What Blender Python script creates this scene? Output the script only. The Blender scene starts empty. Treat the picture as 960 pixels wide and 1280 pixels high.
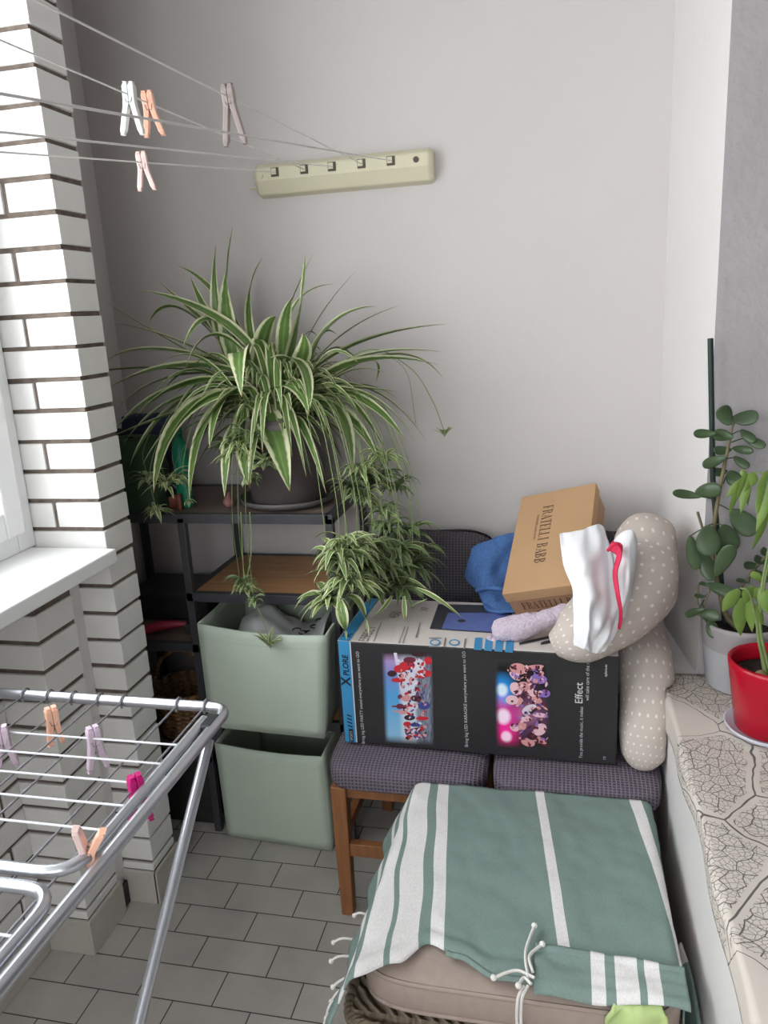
import bpy, math, random
from mathutils import Vector, Matrix, noise
random.seed(7)
S = bpy.context.scene
COL = S.collection
V = Vector
PI = math.pi

# ------------------------------------------------------------------ camera
EYE = V((0, 0, 1.55)); F = 970.0
D_ = V((220, -262, F)).normalized()
V_ = V((204, 3760, F)); V_ = (V_ - D_ * V_.dot(D_)).normalized()
X_ = V_.cross(D_)
if X_.x < 0: X_ = -X_
def ray(u, v):
    d = V((u - 480, v - 640, F)); return V((d.dot(X_), d.dot(D_), -d.dot(V_)))
def at(u, v, y=None, z=None, x=None):
    r = ray(u, v)
    t = y / r.y if y is not None else ((z - EYE.z) / r.z if z is not None else x / r.x)
    return EYE + r * t
def on_plane(u, v, p, n):
    r = ray(u, v); return EYE + r * ((p - EYE).dot(n) / r.dot(n))
def proj(p):
    p = p - EYE; q = X_ * p.x + D_ * p.y - V_ * p.z
    return 480 + F * q.x / q.z, 640 + F * q.y / q.z
cam = bpy.data.cameras.new('camera'); co = bpy.data.objects.new('camera', cam); COL.objects.link(co)
cam.sensor_fit = 'VERTICAL'; cam.sensor_height = 36; cam.lens = 36 * F / 1280; cam.clip_start = 0.02
co.matrix_world = Matrix(((X_.x, -X_.y, -X_.z, 0), (D_.x, -D_.y, -D_.z, 0), (-V_.x, V_.y, V_.z, EYE.z), (0, 0, 0, 1)))
S.camera = co

# ------------------------------------------------------------------ materials
def srgb(r, g, b):
    f = lambda c: (c / 255 / 12.92) if c / 255 <= .04045 else ((c / 255 + .055) / 1.055) ** 2.4
    return (f(r), f(g), f(b), 1)
class NT:
    def __init__(s, name):
        s.m = bpy.data.materials.new(name); s.m.use_nodes = True; s.t = s.m.node_tree
        s.p = s.t.nodes['Principled BSDF']
    def n(s, typ, **k):
        x = s.t.nodes.new(typ)
        for a, b in k.items(): setattr(x, a, b)
        return x
    def set(s, sock, v):
        if isinstance(v, bpy.types.NodeSocket): s.t.links.new(v, sock)
        else: sock.default_value = v
    def math(s, op, a, b=0.0, c=None):
        x = s.n('ShaderNodeMath', operation=op); s.set(x.inputs[0], a); s.set(x.inputs[1], b)
        if c is not None: s.set(x.inputs[2], c)
        return x.outputs[0]
    def coord(s, kind='Object'):
        return s.n('ShaderNodeTexCoord').outputs[kind]
    def sep(s, v):
        x = s.n('ShaderNodeSeparateXYZ'); s.set(x.inputs[0], v); return x.outputs
    def mapping(s, v, scale=(1, 1, 1), rot=(0, 0, 0), loc=(0, 0, 0)):
        x = s.n('ShaderNodeMapping'); s.set(x.inputs[0], v)
        x.inputs['Scale'].default_value = scale; x.inputs['Rotation'].default_value = rot; x.inputs['Location'].default_value = loc
        return x.outputs[0]
    def noise(s, v, scale=5, detail=3, rough=.5):
        x = s.n('ShaderNodeTexNoise'); s.set(x.inputs['Vector'], v)
        x.inputs['Scale'].default_value = scale; x.inputs['Detail'].default_value = detail; x.inputs['Roughness'].default_value = rough
        return x.outputs[0]
    def ramp(s, f, stops, interp='LINEAR'):
        x = s.n('ShaderNodeValToRGB'); s.set(x.inputs[0], f); cr = x.color_ramp; cr.interpolation = interp
        while len(cr.elements) < len(stops): cr.elements.new(1)
        for e, (p, c) in zip(cr.elements, stops): e.position = p; e.color = c
        return x.outputs[0]
    def mix(s, f, a, b):
        x = s.n('ShaderNodeMix', data_type='RGBA'); s.set(x.inputs[0], f); s.set(x.inputs[6], a); s.set(x.inputs[7], b); return x.outputs[2]
    def bump(s, h, strength=.3, dist=.002):
        x = s.n('ShaderNodeBump'); s.set(x.inputs['Height'], h); x.inputs['Strength'].default_value = strength; x.inputs['Distance'].default_value = dist
        s.t.links.new(x.outputs[0], s.p.inputs['Normal'])
    def base(s, c, rough=.6, metal=0, spec=.5):
        s.set(s.p.inputs['Base Color'], c); s.p.inputs['Roughness'].default_value = rough; s.p.inputs['Metallic'].default_value = metal
        s.p.inputs['Specular IOR Level'].default_value = spec; return s.m
def dk(c, k): return (c[0] * k, c[1] * k, c[2] * k, 1)
def plain(name, c, rough=.6, metal=0, var=.12, nscale=20, bump=.0, bscale=60, bdist=.002, spec=.4):
    q = NT(name); o = q.coord()
    col = q.ramp(q.noise(o, nscale, 4), [(.3, dk(c, 1 - var)), (.7, dk(c, 1 + var))])
    if bump: q.bump(q.noise(o, bscale, 4), bump, bdist)
    return q.base(col, rough, metal, spec)

M = {}
M['wall'] = plain('wall_paint', srgb(206, 200, 198), .85, var=.015, nscale=2.5, bump=.35, bscale=30, bdist=.004)
M['wall_white'] = plain('white_plaster', srgb(226, 222, 220), .8, var=.015, nscale=4, bump=.4, bscale=40, bdist=.004)
M['jamb'] = plain('grey_rough_plaster', srgb(172, 166, 168), .9, var=.05, nscale=9, bump=.5, bscale=55, bdist=.005)
M['brick'] = plain('white_painted_brick', srgb(232, 230, 227), .55, var=.03, nscale=14, bump=.3, bscale=70, bdist=.003)
M['mortar'] = plain('dark_mortar', srgb(112, 100, 92), .95, var=.3, nscale=40, bump=.6, bscale=120)
M['upvc'] = plain('white_upvc', srgb(243, 243, 243), .3, var=.01)
M['sill'] = plain('white_sill_paint', srgb(242, 242, 241), .45, var=.02, nscale=6, bump=.1)
M['skirt'] = plain('glazed_skirting_tile', srgb(190, 184, 176), .45, var=.05, nscale=12)
def floor_mat():
    q = NT('grey_floor_tile'); o = q.coord()
    b = q.n('ShaderNodeTexBrick'); q.set(b.inputs['Vector'], q.mapping(o, (1, 1, 1), loc=(.887, -1.725, 0)))
    b.inputs['Scale'].default_value = 1; b.inputs['Brick Width'].default_value = .1955; b.inputs['Row Height'].default_value = .0985
    b.inputs['Mortar Size'].default_value = .0016; b.inputs['Mortar Smooth'].default_value = .1; b.offset = .5; b.inputs['Bias'].default_value = 0
    b.inputs['Color1'].default_value = srgb(190, 184, 178); b.inputs['Color2'].default_value = srgb(182, 177, 172); b.inputs['Mortar'].default_value = srgb(62, 58, 55)
    nz = q.ramp(q.noise(o, 7, 5, .6), [(.3, (.86, .86, .86, 1)), (.7, (1.06, 1.06, 1.05, 1))])
    mx = q.n('ShaderNodeMix', data_type='RGBA', blend_type='MULTIPLY'); mx.inputs[0].default_value = 1
    q.set(mx.inputs[6], b.outputs[0]); q.set(mx.inputs[7], nz)
    q.bump(q.math('SUBTRACT', 1, b.outputs[1]), .4, .002)
    return q.base(mx.outputs[2], .5)
M['floor'] = floor_mat()
def glass_mat():
    q = NT('window_glass'); t = q.t
    a = q.n('ShaderNodeBsdfTransparent'); g = q.n('ShaderNodeBsdfGlossy'); g.inputs['Roughness'].default_value = .02
    a.inputs['Color'].default_value = (.95, .97, .97, 1)
    mx = q.n('ShaderNodeMixShader'); mx.inputs[0].default_value = .06
    t.links.new(a.outputs[0], mx.inputs[1]); t.links.new(g.outputs[0], mx.inputs[2])
    t.links.new(mx.outputs[0], t.nodes['Material Output'].inputs[0]); return q.m
M['glass'] = glass_mat()
M['ceiling'] = plain('ceiling_paint', srgb(190, 187, 185), .9, var=.02)
M['far_wall'] = plain('dim_plaster', srgb(200, 196, 193), .9, var=.04)
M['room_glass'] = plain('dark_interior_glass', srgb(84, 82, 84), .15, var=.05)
def wood(name, c, axis=0, scale=1):
    q = NT(name); o = q.coord(); sc = [22, 22, 22]; sc[axis] = 1.6
    f = q.noise(q.mapping(o, tuple(s * scale for s in sc)), 3, 5, .6)
    col = q.ramp(f, [(.3, dk(c, .72)), (.55, c), (.75, dk(c, 1.18))])
    q.bump(f, .15, .001); return q.base(col, .5)
M['oak'] = wood('oak_board', srgb(178, 132, 90))
M['top_board'] = wood('dusty_walnut_board', srgb(126, 108, 98))
M['chair_wood'] = wood('chair_leg_wood', srgb(152, 100, 62), 2)
M['black_metal'] = plain('black_metal', srgb(62, 62, 66), .45, var=.1)
M['dark_fabric'] = plain('black_storage_fabric', srgb(48, 46, 46), .8, var=.2)
M['sage'] = plain('sage_green_fabric', srgb(196, 208, 193), .85, var=.04, nscale=5, bump=.25, bscale=300, bdist=.001)
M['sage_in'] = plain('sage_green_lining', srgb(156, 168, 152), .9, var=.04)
def waffle(name, c1, c2, k=330):
    q = NT(name); o = q.sep(q.coord())
    a = q.math('ABSOLUTE', q.math('SINE', q.math('MULTIPLY', o[0], k)))
    b = q.math('ABSOLUTE', q.math('SINE', q.math('MULTIPLY', q.math('ADD', o[1], o[2]), k)))
    h = q.math('MAXIMUM', q.math('POWER', q.math('SUBTRACT', 1, a), 1.2), q.math('POWER', q.math('SUBTRACT', 1, b), 1.2))
    q.bump(h, .8, .003)
    return q.base(q.ramp(h, [(.15, c2), (.65, c1)]), .9, spec=.1)
M['waffle'] = waffle('grey_purple_waffle_cover', srgb(132, 122, 134), srgb(84, 77, 89))
M['waffle_back'] = waffle('charcoal_waffle_cover', srgb(98, 93, 98), srgb(66, 62, 67))
def wicker(name, c, k=260, kz=90):
    q = NT(name); o = q.coord(); s = q.sep(o)
    xy = q.math('ADD', s[0], s[1])
    a = q.math('SINE', q.math('ADD', q.math('MULTIPLY', xy, k), q.math('MULTIPLY', q.noise(o, 18, 2), 6)))
    b = q.math('SINE', q.math('ADD', q.math('MULTIPLY', s[2], kz), q.math('MULTIPLY', q.math('SIGN', a), 1.2)))
    h = q.math('ADD', q.math('MULTIPLY', a, .6), q.math('MULTIPLY', b, .4))
    f = q.math('ADD', q.math('MULTIPLY', h, .35), q.noise(q.mapping(o, (60, 60, 8)), 2, 3))
    q.bump(h, 1, .006)
    return q.base(q.ramp(f, [(.1, dk(c, .5)), (.5, dk(c, .9)), (.9, dk(c, 1.2))]), .7)
M['wicker'] = wicker('grey_brown_wicker', srgb(150, 134, 116))
def rim():
    q = NT('braided_wicker'); o = q.coord(); f = q.noise(q.mapping(o, (90, 25, 120)), 3, 5, .7); c = srgb(152, 136, 116)
    q.bump(f, .8, .004); return q.base(q.ramp(f, [(.3, dk(c, .55)), (.7, dk(c, 1.15))]), .75)
M['rim'] = rim()
M['wicker_basket'] = wicker('brown_wicker', srgb(150, 112, 76), 160, 420)
M['cushion'] = plain('taupe_cushion_fabric', srgb(168, 151, 142), .9, var=.05, nscale=60, bump=.3, bscale=350, bdist=.001, spec=.1)
GREEN = srgb(130, 149, 143); WHITE = srgb(232, 229, 228)
def stripes(name, stops, total):
    q = NT(name); u = q.sep(q.coord('UV'))[0]
    st = []; col = GREEN
    for a in stops:
        st.append((a / total, col)); col = WHITE if col is GREEN else GREEN
    st = [(0, GREEN)] + [(stops[i] / total, WHITE if i % 2 == 0 else GREEN) for i in range(len(stops))]
    c = q.ramp(u, st, 'CONSTANT')
    o = q.coord()
    v = q.ramp(q.noise(q.mapping(o, (160, 60, 160)), 3, 4, .7), [(.3, (.86, .86, .86, 1)), (.7, (1.1, 1.1, 1.1, 1))])
    mx = q.n('ShaderNodeMix', data_type='RGBA', blend_type='MULTIPLY'); mx.inputs[0].default_value = 1
    q.set(mx.inputs[6], c); q.set(mx.inputs[7], v)
    q.bump(q.noise(o, 400, 2), .2, .001)
    return q.base(mx.outputs[2], .95, spec=.05)
M['towel'] = stripes('green_towel_with_white_stripes', [.05, .07, .1, .145, .157, .197, .219, .244, .447, .468, .658, .684], .84)
M['flap'] = stripes('striped_towel_end', [.098, .122, .140, .178, .19, .216], .26)
M['tassel'] = plain('white_cotton_yarn', srgb(232, 228, 224), .9, var=.05)
M['lime_cloth'] = plain('lime_green_cloth', srgb(186, 206, 140), .8, var=.06)
M['alu'] = plain('brushed_aluminium', srgb(190, 192, 198), .32, metal=.85, var=.03)
M['wire_white'] = plain('white_coated_wire', srgb(214, 214, 220), .4, var=.02)
M['wire_grey'] = plain('grey_wire', srgb(140, 140, 146), .4, metal=.4, var=.05)
M['joint'] = plain('dark_plastic_joint', srgb(48, 48, 52), .5)
M['cord'] = plain('white_clothesline_cord', srgb(236, 233, 230), .7, var=.03)
M['cream'] = plain('cream_plastic', srgb(214, 207, 180), .45, var=.015)
M['slot'] = plain('dark_slot', srgb(92, 82, 74), .8)
M['steel'] = plain('steel_spring', srgb(150, 148, 150), .35, metal=.8)
def pinmat(n, c): return plain('pin_' + n, c, .35, var=.05)
M['p_white'] = pinmat('white', srgb(228, 230, 228)); M['p_peach'] = pinmat('peach', srgb(242, 186, 160)); M['p_brown'] = pinmat('taupe', srgb(150, 136, 132))
M['p_pink'] = pinmat('pale_pink', srgb(226, 196, 190)); M['p_lilac'] = pinmat('lilac', srgb(206, 186, 202)); M['p_magenta'] = pinmat('magenta', srgb(190, 12, 110))
M['soil'] = plain('dark_soil', srgb(44, 38, 34), 1, var=.5, nscale=80, bump=1, bscale=90, bdist=.01)
M['pot_dark'] = plain('dark_brown_plastic_pot', srgb(84, 76, 76), .45, var=.06, nscale=6)
M['saucer_dark'] = plain('dark_grey_saucer', srgb(92, 88, 88), .5, var=.05)
M['pot_grey_top'] = plain('matte_grey_pot_band', srgb(168, 162, 164), .6, var=.03)
M['pot_grey'] = plain('light_grey_pot', srgb(186, 188, 192), .5, var=.02)
M['pot_red'] = plain('glossy_red_pot', srgb(178, 16, 40), .25, var=.04, nscale=4)
M['saucer_white'] = plain('pale_lilac_saucer', srgb(206, 206, 218), .35, var=.02)
def leafmat(name, mid, edge, w=.33, center=None):
    q = NT(name); uv = q.sep(q.coord('UV'))
    d = q.math('ABSOLUTE', q.math('SUBTRACT', uv[0], .5))
    d = q.math('ADD', d, q.math('MULTIPLY', q.math('SUBTRACT', q.noise(q.coord(), 60, 2), .5), .12))
    c = q.ramp(d, [(0, center or mid), (.09, mid), (w - .04, dk(mid, .9)), (w + .05, edge)])
    v = q.ramp(q.noise(q.coord(), 9, 2), [(.3, (.72, .74, .7, 1)), (.7, (1.15, 1.12, 1.1, 1))])
    mx = q.n('ShaderNodeMix', data_type='RGBA', blend_type='MULTIPLY'); mx.inputs[0].default_value = 1
    q.set(mx.inputs[6], c); q.set(mx.inputs[7], v)
    tip = q.ramp(uv[1], [(.955, (0, 0, 0, 1)), (1, (1, 1, 1, 1))])
    col = q.mix(tip, mx.outputs[2], srgb(150, 110, 70))
    m = q.base(col, .42, spec=.4)
    return m
M['spider'] = leafmat('variegated_spider_leaf', srgb(92, 122, 62), srgb(212, 214, 176), .31, srgb(120, 148, 84))
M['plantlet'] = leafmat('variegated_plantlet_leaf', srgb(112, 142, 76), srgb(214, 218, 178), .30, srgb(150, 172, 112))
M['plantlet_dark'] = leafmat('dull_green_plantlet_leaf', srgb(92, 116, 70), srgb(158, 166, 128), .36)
M['runner'] = plain('green_runner_stem', srgb(122, 140, 86), .5)
M['jade'] = plain('jade_leaf', srgb(72, 90, 62), .3, var=.22, nscale=14)
M['jade_stem'] = plain('jade_stem', srgb(118, 108, 80), .7, var=.2)
M['lime_leaf'] = plain('light_green_leaf', srgb(112, 138, 66), .4, var=.2, nscale=18)
M['stake'] = plain('dark_green_stake', srgb(40, 50, 46), .5, var=.1)
def dots():
    q = NT('taupe_polka_dot_cotton'); s = q.sep(q.coord('UV'))
    v = q.math('MULTIPLY', s[1], 44); row = q.math('FLOOR', v); odd = q.math('MODULO', row, 2)
    u = q.math('ADD', q.math('MULTIPLY', s[0], 22), q.math('MULTIPLY', odd, .5))
    du = q.math('SUBTRACT', q.math('FRACT', u), .5); dv = q.math('SUBTRACT', q.math('FRACT', v), .5)
    r = q.math('SQRT', q.math('ADD', q.math('MULTIPLY', du, du), q.math('MULTIPLY', dv, dv)))
    c = q.ramp(r, [(.12, srgb(230, 222, 216)), (.17, srgb(198, 186, 178))])
    q.bump(q.noise(q.coord(), 25, 4), .3, .006)
    return q.base(c, .9, spec=.1)
M['dots'] = dots()
M['white_cloth'] = plain('thin_white_cloth', srgb(238, 237, 240), .8, var=.015, bump=.3, bscale=18, bdist=.006)
M['red_trim'] = plain('crimson_trim', srgb(204, 40, 78), .6, var=.1)
M['lilac_plush'] = plain('lilac_fluffy_fabric', srgb(208, 192, 206), 1, var=.1, nscale=160, bump=1, bscale=180, bdist=.006, spec=.05)
M['denim_terry'] = plain('blue_terry_cloth', srgb(80, 113, 166), 1, var=.16, nscale=130, bump=.8, bscale=220, bdist=.004, spec=.05)
M['kraft'] = plain('kraft_cardboard', srgb(188, 150, 112), .75, var=.03, nscale=8)
M['kraft_in'] = plain('kraft_cardboard_body', srgb(172, 134, 106), .75, var=.03, nscale=8)
M['kraft_ink'] = plain('brown_ink', srgb(104, 76, 60), .8)
M['box_black'] = plain('black_printed_card', srgb(46, 44, 46), .45, var=.12, nscale=5)
M['box_side'] = plain('black_card_end', srgb(36, 35, 36), .5, var=.1)
M['box_top'] = plain('pale_printed_card', srgb(212, 203, 198), .5, var=.02)
M['box_blue'] = plain('blue_printed_card', srgb(58, 140, 190), .45, var=.03)
M['ink_black'] = plain('black_ink', srgb(26, 28, 36), .5)
M['ink_white'] = plain('white_ink', srgb(206, 204, 206), .5)
M['ink_grey'] = plain('grey_ink', srgb(130, 124, 122), .6)
def fade_print(name, fn):
    q = NT(name); s = q.sep(q.coord('UV')); c = fn(q, s[0], s[1])
    def edge(a):
        e = q.math('MINIMUM', a, q.math('SUBTRACT', 1, a)); return q.ramp(e, [(.0, (0, 0, 0, 1)), (.09, (1, 1, 1, 1))])
    mk = q.math('MULTIPLY', edge(s[0]), edge(s[1]))
    return q.base(q.mix(mk, srgb(46, 44, 46), c), .45)
def glow(q, u, v, cu, cv, r, inner, outer):
    du = q.math('SUBTRACT', u, cu); dv = q.math('MULTIPLY', q.math('SUBTRACT', v, cv), 1.55)
    d = q.math('SQRT', q.math('ADD', q.math('MULTIPLY', du, du), q.math('MULTIPLY', dv, dv)))
    return q.ramp(d, [(0, inner), (r * .22, inner), (r * .4, outer), (r, (0, 0, 0, 1))])
def party(q, u, v):
    cols = [glow(q, u, v, .13, .66, .34, srgb(220, 240, 255), srgb(30, 140, 220)), glow(q, u, v, .15, .36, .42, srgb(255, 225, 245), srgb(200, 20, 130)),
            glow(q, u, v, .2, .13, .3, srgb(255, 220, 240), srgb(200, 20, 110)), glow(q, u, v, .6, .4, .6, srgb(150, 90, 120), srgb(96, 56, 92))]
    c = cols[0]
    for d in cols[1:]:
        mx = q.n('ShaderNodeMix', data_type='RGBA', blend_type='ADD'); mx.inputs[0].default_value = 1
        q.set(mx.inputs[6], c); q.set(mx.inputs[7], d); c = mx.outputs[2]
    return c
M['party'] = fade_print('party_photo_print', party)
def beach(q, u, v):
    sky = q.ramp(v, [(0, srgb(150, 195, 225)), (.5, srgb(80, 160, 215)), (.75, srgb(110, 140, 200)), (1, srgb(190, 140, 190))])
    sea = q.ramp(q.noise(q.mapping(q.coord('UV'), (40, 6, 1)), 2, 2), [(.35, srgb(70, 74, 96)), (.65, srgb(150, 160, 178))])
    pale = q.mix(q.ramp(u, [(.3, (0, 0, 0, 1)), (.42, (1, 1, 1, 1))]), sky, srgb(206, 216, 228))
    return q.mix(q.ramp(u, [(.62, (0, 0, 0, 1)), (.7, (1, 1, 1, 1))]), pale, sea)
M['beach'] = fade_print('beach_photo_print', beach)
for nm, c in dict(skin=(214, 150, 150), skin2=(232, 190, 200), rouge=(196, 40, 52), violet=(140, 110, 190), hair=(60, 30, 40), wine=(110, 40, 60), denim=(60, 70, 140), cloth=(216, 208, 224), cyan=(90, 170, 220), screen=(92, 108, 170), screen_dark=(58, 56, 66)).items():
    M['i_' + nm] = plain('printed_' + nm, srgb(*c), .45, var=.08, nscale=60)
def cloth_mat():
    q = NT('cream_tablecloth_with_vein_print'); o = q.mapping(q.coord('UV'), (.55, 2.1, 0)); 
    wob = q.n('ShaderNodeVectorMath', operation='ADD')
    nz = q.n('ShaderNodeTexNoise'); q.set(nz.inputs['Vector'], o); nz.inputs['Scale'].default_value = 9
    sc = q.n('ShaderNodeVectorMath', operation='SCALE'); q.set(sc.inputs[0], nz.outputs['Color']); sc.inputs['Scale'].default_value = .05
    q.set(wob.inputs[0], o); q.set(wob.inputs[1], sc.outputs[0]); w = wob.outputs[0]
    def vor(scale, feat):
        x = q.n('ShaderNodeTexVoronoi', feature=feat, voronoi_dimensions='2D'); q.set(x.inputs['Vector'], w); x.inputs['Scale'].default_value = scale; return x
    leaf = vor(5.2, 'F1'); edge = vor(5.2, 'DISTANCE_TO_EDGE').outputs[0]
    rnd = q.sep(leaf.outputs['Color'])[0]
    has = q.math('GREATER_THAN', rnd, .24)
    l1 = q.math('LESS_THAN', vor(105, 'DISTANCE_TO_EDGE').outputs[0], .06)
    l2 = q.math('LESS_THAN', vor(34, 'DISTANCE_TO_EDGE').outputs[0], .03)
    l3 = q.math('LESS_THAN', edge, .009)
    inn = q.math('MULTIPLY', q.math('MULTIPLY', q.math('MAXIMUM', q.math('MULTIPLY', l1, .75), l2), has), q.math('GREATER_THAN', q.math('ADD', edge, q.math('MULTIPLY', q.sep(nz.outputs['Color'])[1], -.09)), .015))
    f = q.math('MAXIMUM', inn, q.math('MULTIPLY', l3, q.math('MAXIMUM', has, .0)))
    return q.base(q.mix(q.math('MULTIPLY', f, .82), srgb(216, 206, 197), srgb(56, 50, 52)), .85, spec=.1)
M['cloth'] = cloth_mat()
M['navy'] = plain('navy_fabric', srgb(62, 66, 92), .9, var=.1)
M['bottle_green'] = plain('dark_green_fabric', srgb(60, 84, 60), .85, var=.12)
M['teal'] = plain('teal_plastic', srgb(30, 140, 108), .4, var=.05)
M['terracotta'] = plain('red_brown_clay', srgb(128, 72, 60), .8, var=.1)
M['bulb'] = plain('papery_bulb_skin', srgb(150, 104, 100), .55, var=.25, nscale=50)
M['crimson'] = plain('crimson_plastic', srgb(150, 34, 60), .4)
M['packet'] = plain('white_plastic_packet', srgb(206, 208, 210), .4, var=.05, nscale=12)

# ------------------------------------------------------------------ mesh helpers
class MB:
    def __init__(s): s.v = []; s.f = []; s.mi = []; s.uv = []
    def add(s, vs, fs, mi=0, uvs=None):
        o = len(s.v); s.v += [V(p) for p in vs]
        for k, f in enumerate(fs):
            s.f.append([i + o for i in f]); s.mi.append(mi)
            s.uv.append([uvs[i] for i in f] if uvs else [(0, 0)] * len(f))
        return s
    def box(s, a, b, mi=0, R=None, c=None):
        a, b = V(a), V(b)
        p = [V((x, y, z)) for z in (a.z, b.z) for y in (a.y, b.y) for x in (a.x, b.x)]
        if R is not None:
            c = (a + b) / 2 if c is None else V(c); p = [R @ (q - c) + c for q in p]
        return s.add(p, [(0, 2, 3, 1), (4, 5, 7, 6), (0, 1, 5, 4), (2, 6, 7, 3), (0, 4, 6, 2), (1, 3, 7, 5)], mi)
    def frame_box(s, o, ax, ay, az, mi=0):
        p = [o + ax * i + ay * j + az * k for k in (0, 1) for j in (0, 1) for i in (0, 1)]
        return s.add(p, [(0, 2, 3, 1), (4, 5, 7, 6), (0, 1, 5, 4), (2, 6, 7, 3), (0, 4, 6, 2), (1, 3, 7, 5)], mi)
    def tube(s, pts, r, seg=10, mi=0, cap=True, flat=1.0, up=None):
        pts = [V(p) for p in pts]; n = len(pts); rr = r if isinstance(r, (list, tuple)) else [r] * n
        vs = []; uvs = []; prev = None
        for i, p in enumerate(pts):
            t = (pts[min(i + 1, n - 1)] - pts[max(i - 1, 0)]).normalized()
            if prev is None:
                a = V(up) if up is not None else (V((0, 0, 1)) if abs(t.z) < .9 else V((1, 0, 0)))
            else: a = prev
            a = (a - t * a.dot(t)).normalized(); prev = a; b = t.cross(a)
            for k in range(seg + 1):
                g = 2 * PI * k / seg; vs.append(p + (a * math.cos(g) * flat + b * math.sin(g)) * rr[i]); uvs.append((k / seg, i / max(1, n - 1)))
        w = seg + 1
        fs = [(i * w + k, i * w + k + 1, (i + 1) * w + k + 1, (i + 1) * w + k) for i in range(n - 1) for k in range(seg)]
        s.add(vs, fs, mi, uvs)
        if cap:
            s.add(vs[:seg], [list(range(seg))[::-1]], mi); s.add(vs[-w:-1], [list(range(seg))], mi)
        return s
    def lathe(s, prof, c=(0, 0, 0), seg=40, mi=0, mis=None):
        c = V(c); n = len(prof)
        vs = [c + V((r * math.cos(2 * PI * k / seg), r * math.sin(2 * PI * k / seg), z)) for r, z in prof for k in range(seg)]
        for i in range(n - 1):
            m = mis[i] if mis else mi
            fs = [(i * seg + k, i * seg + (k + 1) % seg, (i + 1) * seg + (k + 1) % seg, (i + 1) * seg + k) for k in range(seg)]
            o = len(s.v)
            s.add(vs, fs, m) if i == 0 else None
            if i:
                base = o - 0
                for f in fs: s.f.append([s._lo + q for q in f]); s.mi.append(m); s.uv.append([(0, 0)] * 4)
            else: s._lo = o
        return s
    def grid(s, fn, nu, nv, mi=0, loop=False):
        vs = []; uvs = []
        for j in range(nv + 1):
            for i in range(nu + 1):
                vs.append(fn(i / nu, j / nv)); uvs.append((i / nu, j / nv))
        w = nu + 1
        return s.add(vs, [(j * w + i, j * w + i + 1, (j + 1) * w + i + 1, (j + 1) * w + i) for j in range(nv) for i in range(nu)], mi, uvs)
    def ball(s, c, r, axes=None, seg=14, rings=8, mi=0):
        c = V(c); A = axes or (V((1, 0, 0)), V((0, 1, 0)), V((0, 0, 1)))
        if not isinstance(r, (list, tuple)): r = (r, r, r)
        def fn(u, v):
            th = 2 * PI * u; ph = PI * v - PI / 2; cp = math.cos(ph)
            return c + A[0] * (r[0] * cp * math.cos(th)) + A[1] * (r[1] * cp * math.sin(th)) + A[2] * (r[2] * math.sin(ph))
        return s.grid(fn, seg, rings, mi)
    def build(s, name, mats, parent=None, smooth=False, bevel=0, subsurf=0, solid=0, sharp=None, weld=False, bseg=2):
        me = bpy.data.meshes.new(name); me.from_pydata([tuple(p) for p in s.v], [], s.f)
        mats = mats if isinstance(mats, (list, tuple)) else [mats]
        for m in mats: me.materials.append(M[m] if isinstance(m, str) else m)
        me.polygons.foreach_set('material_index', s.mi)
        ul = me.uv_layers.new(name='UVMap'); flat = [c for f in s.uv for q in f for c in q]; ul.data.foreach_set('uv', flat)
        if smooth: me.polygons.foreach_set('use_smooth', [True] * len(me.polygons))
        me.update()
        o = bpy.data.objects.new(name, me); COL.objects.link(o)
        if parent is not None: attach(o, parent)
        if weld: o.modifiers.new('w', 'WELD').merge_threshold = 1e-5
        if solid: md = o.modifiers.new('s', 'SOLIDIFY'); md.thickness = solid; md.offset = 0
        if bevel: md = o.modifiers.new('b', 'BEVEL'); md.width = bevel; md.segments = bseg; md.limit_method = 'ANGLE'; md.harden_normals = False
        if subsurf: md = o.modifiers.new('ss', 'SUBSURF'); md.levels = subsurf; md.render_levels = subsurf
        return o
def wloc(o):
    m = V((0, 0, 0))
    while o is not None: m = m + o.location + V(o.matrix_parent_inverse.translation if o.parent else (0, 0, 0)); o = o.parent
    return m
def attach(o, parent):
    o.parent = parent; o.matrix_parent_inverse = Matrix.Translation(-wloc(parent))
def thing(name, label, cat, loc, group=None):
    o = bpy.data.objects.new(name, None); COL.objects.link(o); o.location = loc; o.empty_display_size = .05
    return tag(o, label, cat, group)
def tag(o, label, cat, group=None):
    o['label'] = label; o['category'] = cat
    if group: o['group'] = group
    return o
def struct(o): o['kind'] = 'structure'; return o
def smooth_path(pts, n=8):
    """Catmull-Rom through pts"""
    P = [V(p) for p in pts]; P = [P[0] * 2 - P[1]] + P + [P[-1] * 2 - P[-2]]; out = []
    for i in range(1, len(P) - 2):
        for k in range(n):
            t = k / n; a, b, c, d = P[i - 1:i + 3]
            out.append(.5 * ((2 * b) + (c - a) * t + (2 * a - 5 * b + 4 * c - d) * t * t + (3 * b - a - 3 * c + d) * t ** 3))
    out.append(P[-2]); return out
def rounded(pts, r, n=7):
    """polyline with rounded corners"""
    P = [V(p) for p in pts]; out = [P[0]]
    for i in range(1, len(P) - 1):
        a = (P[i - 1] - P[i]).normalized(); b = (P[i + 1] - P[i]).normalized()
        p0 = P[i] + a * r; p1 = P[i] + b * r
        for k in range(n + 1):
            t = k / n; out.append(p0 * (1 - t) ** 2 + P[i] * 2 * t * (1 - t) + p1 * t * t)
    return out + [P[-1]]
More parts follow.
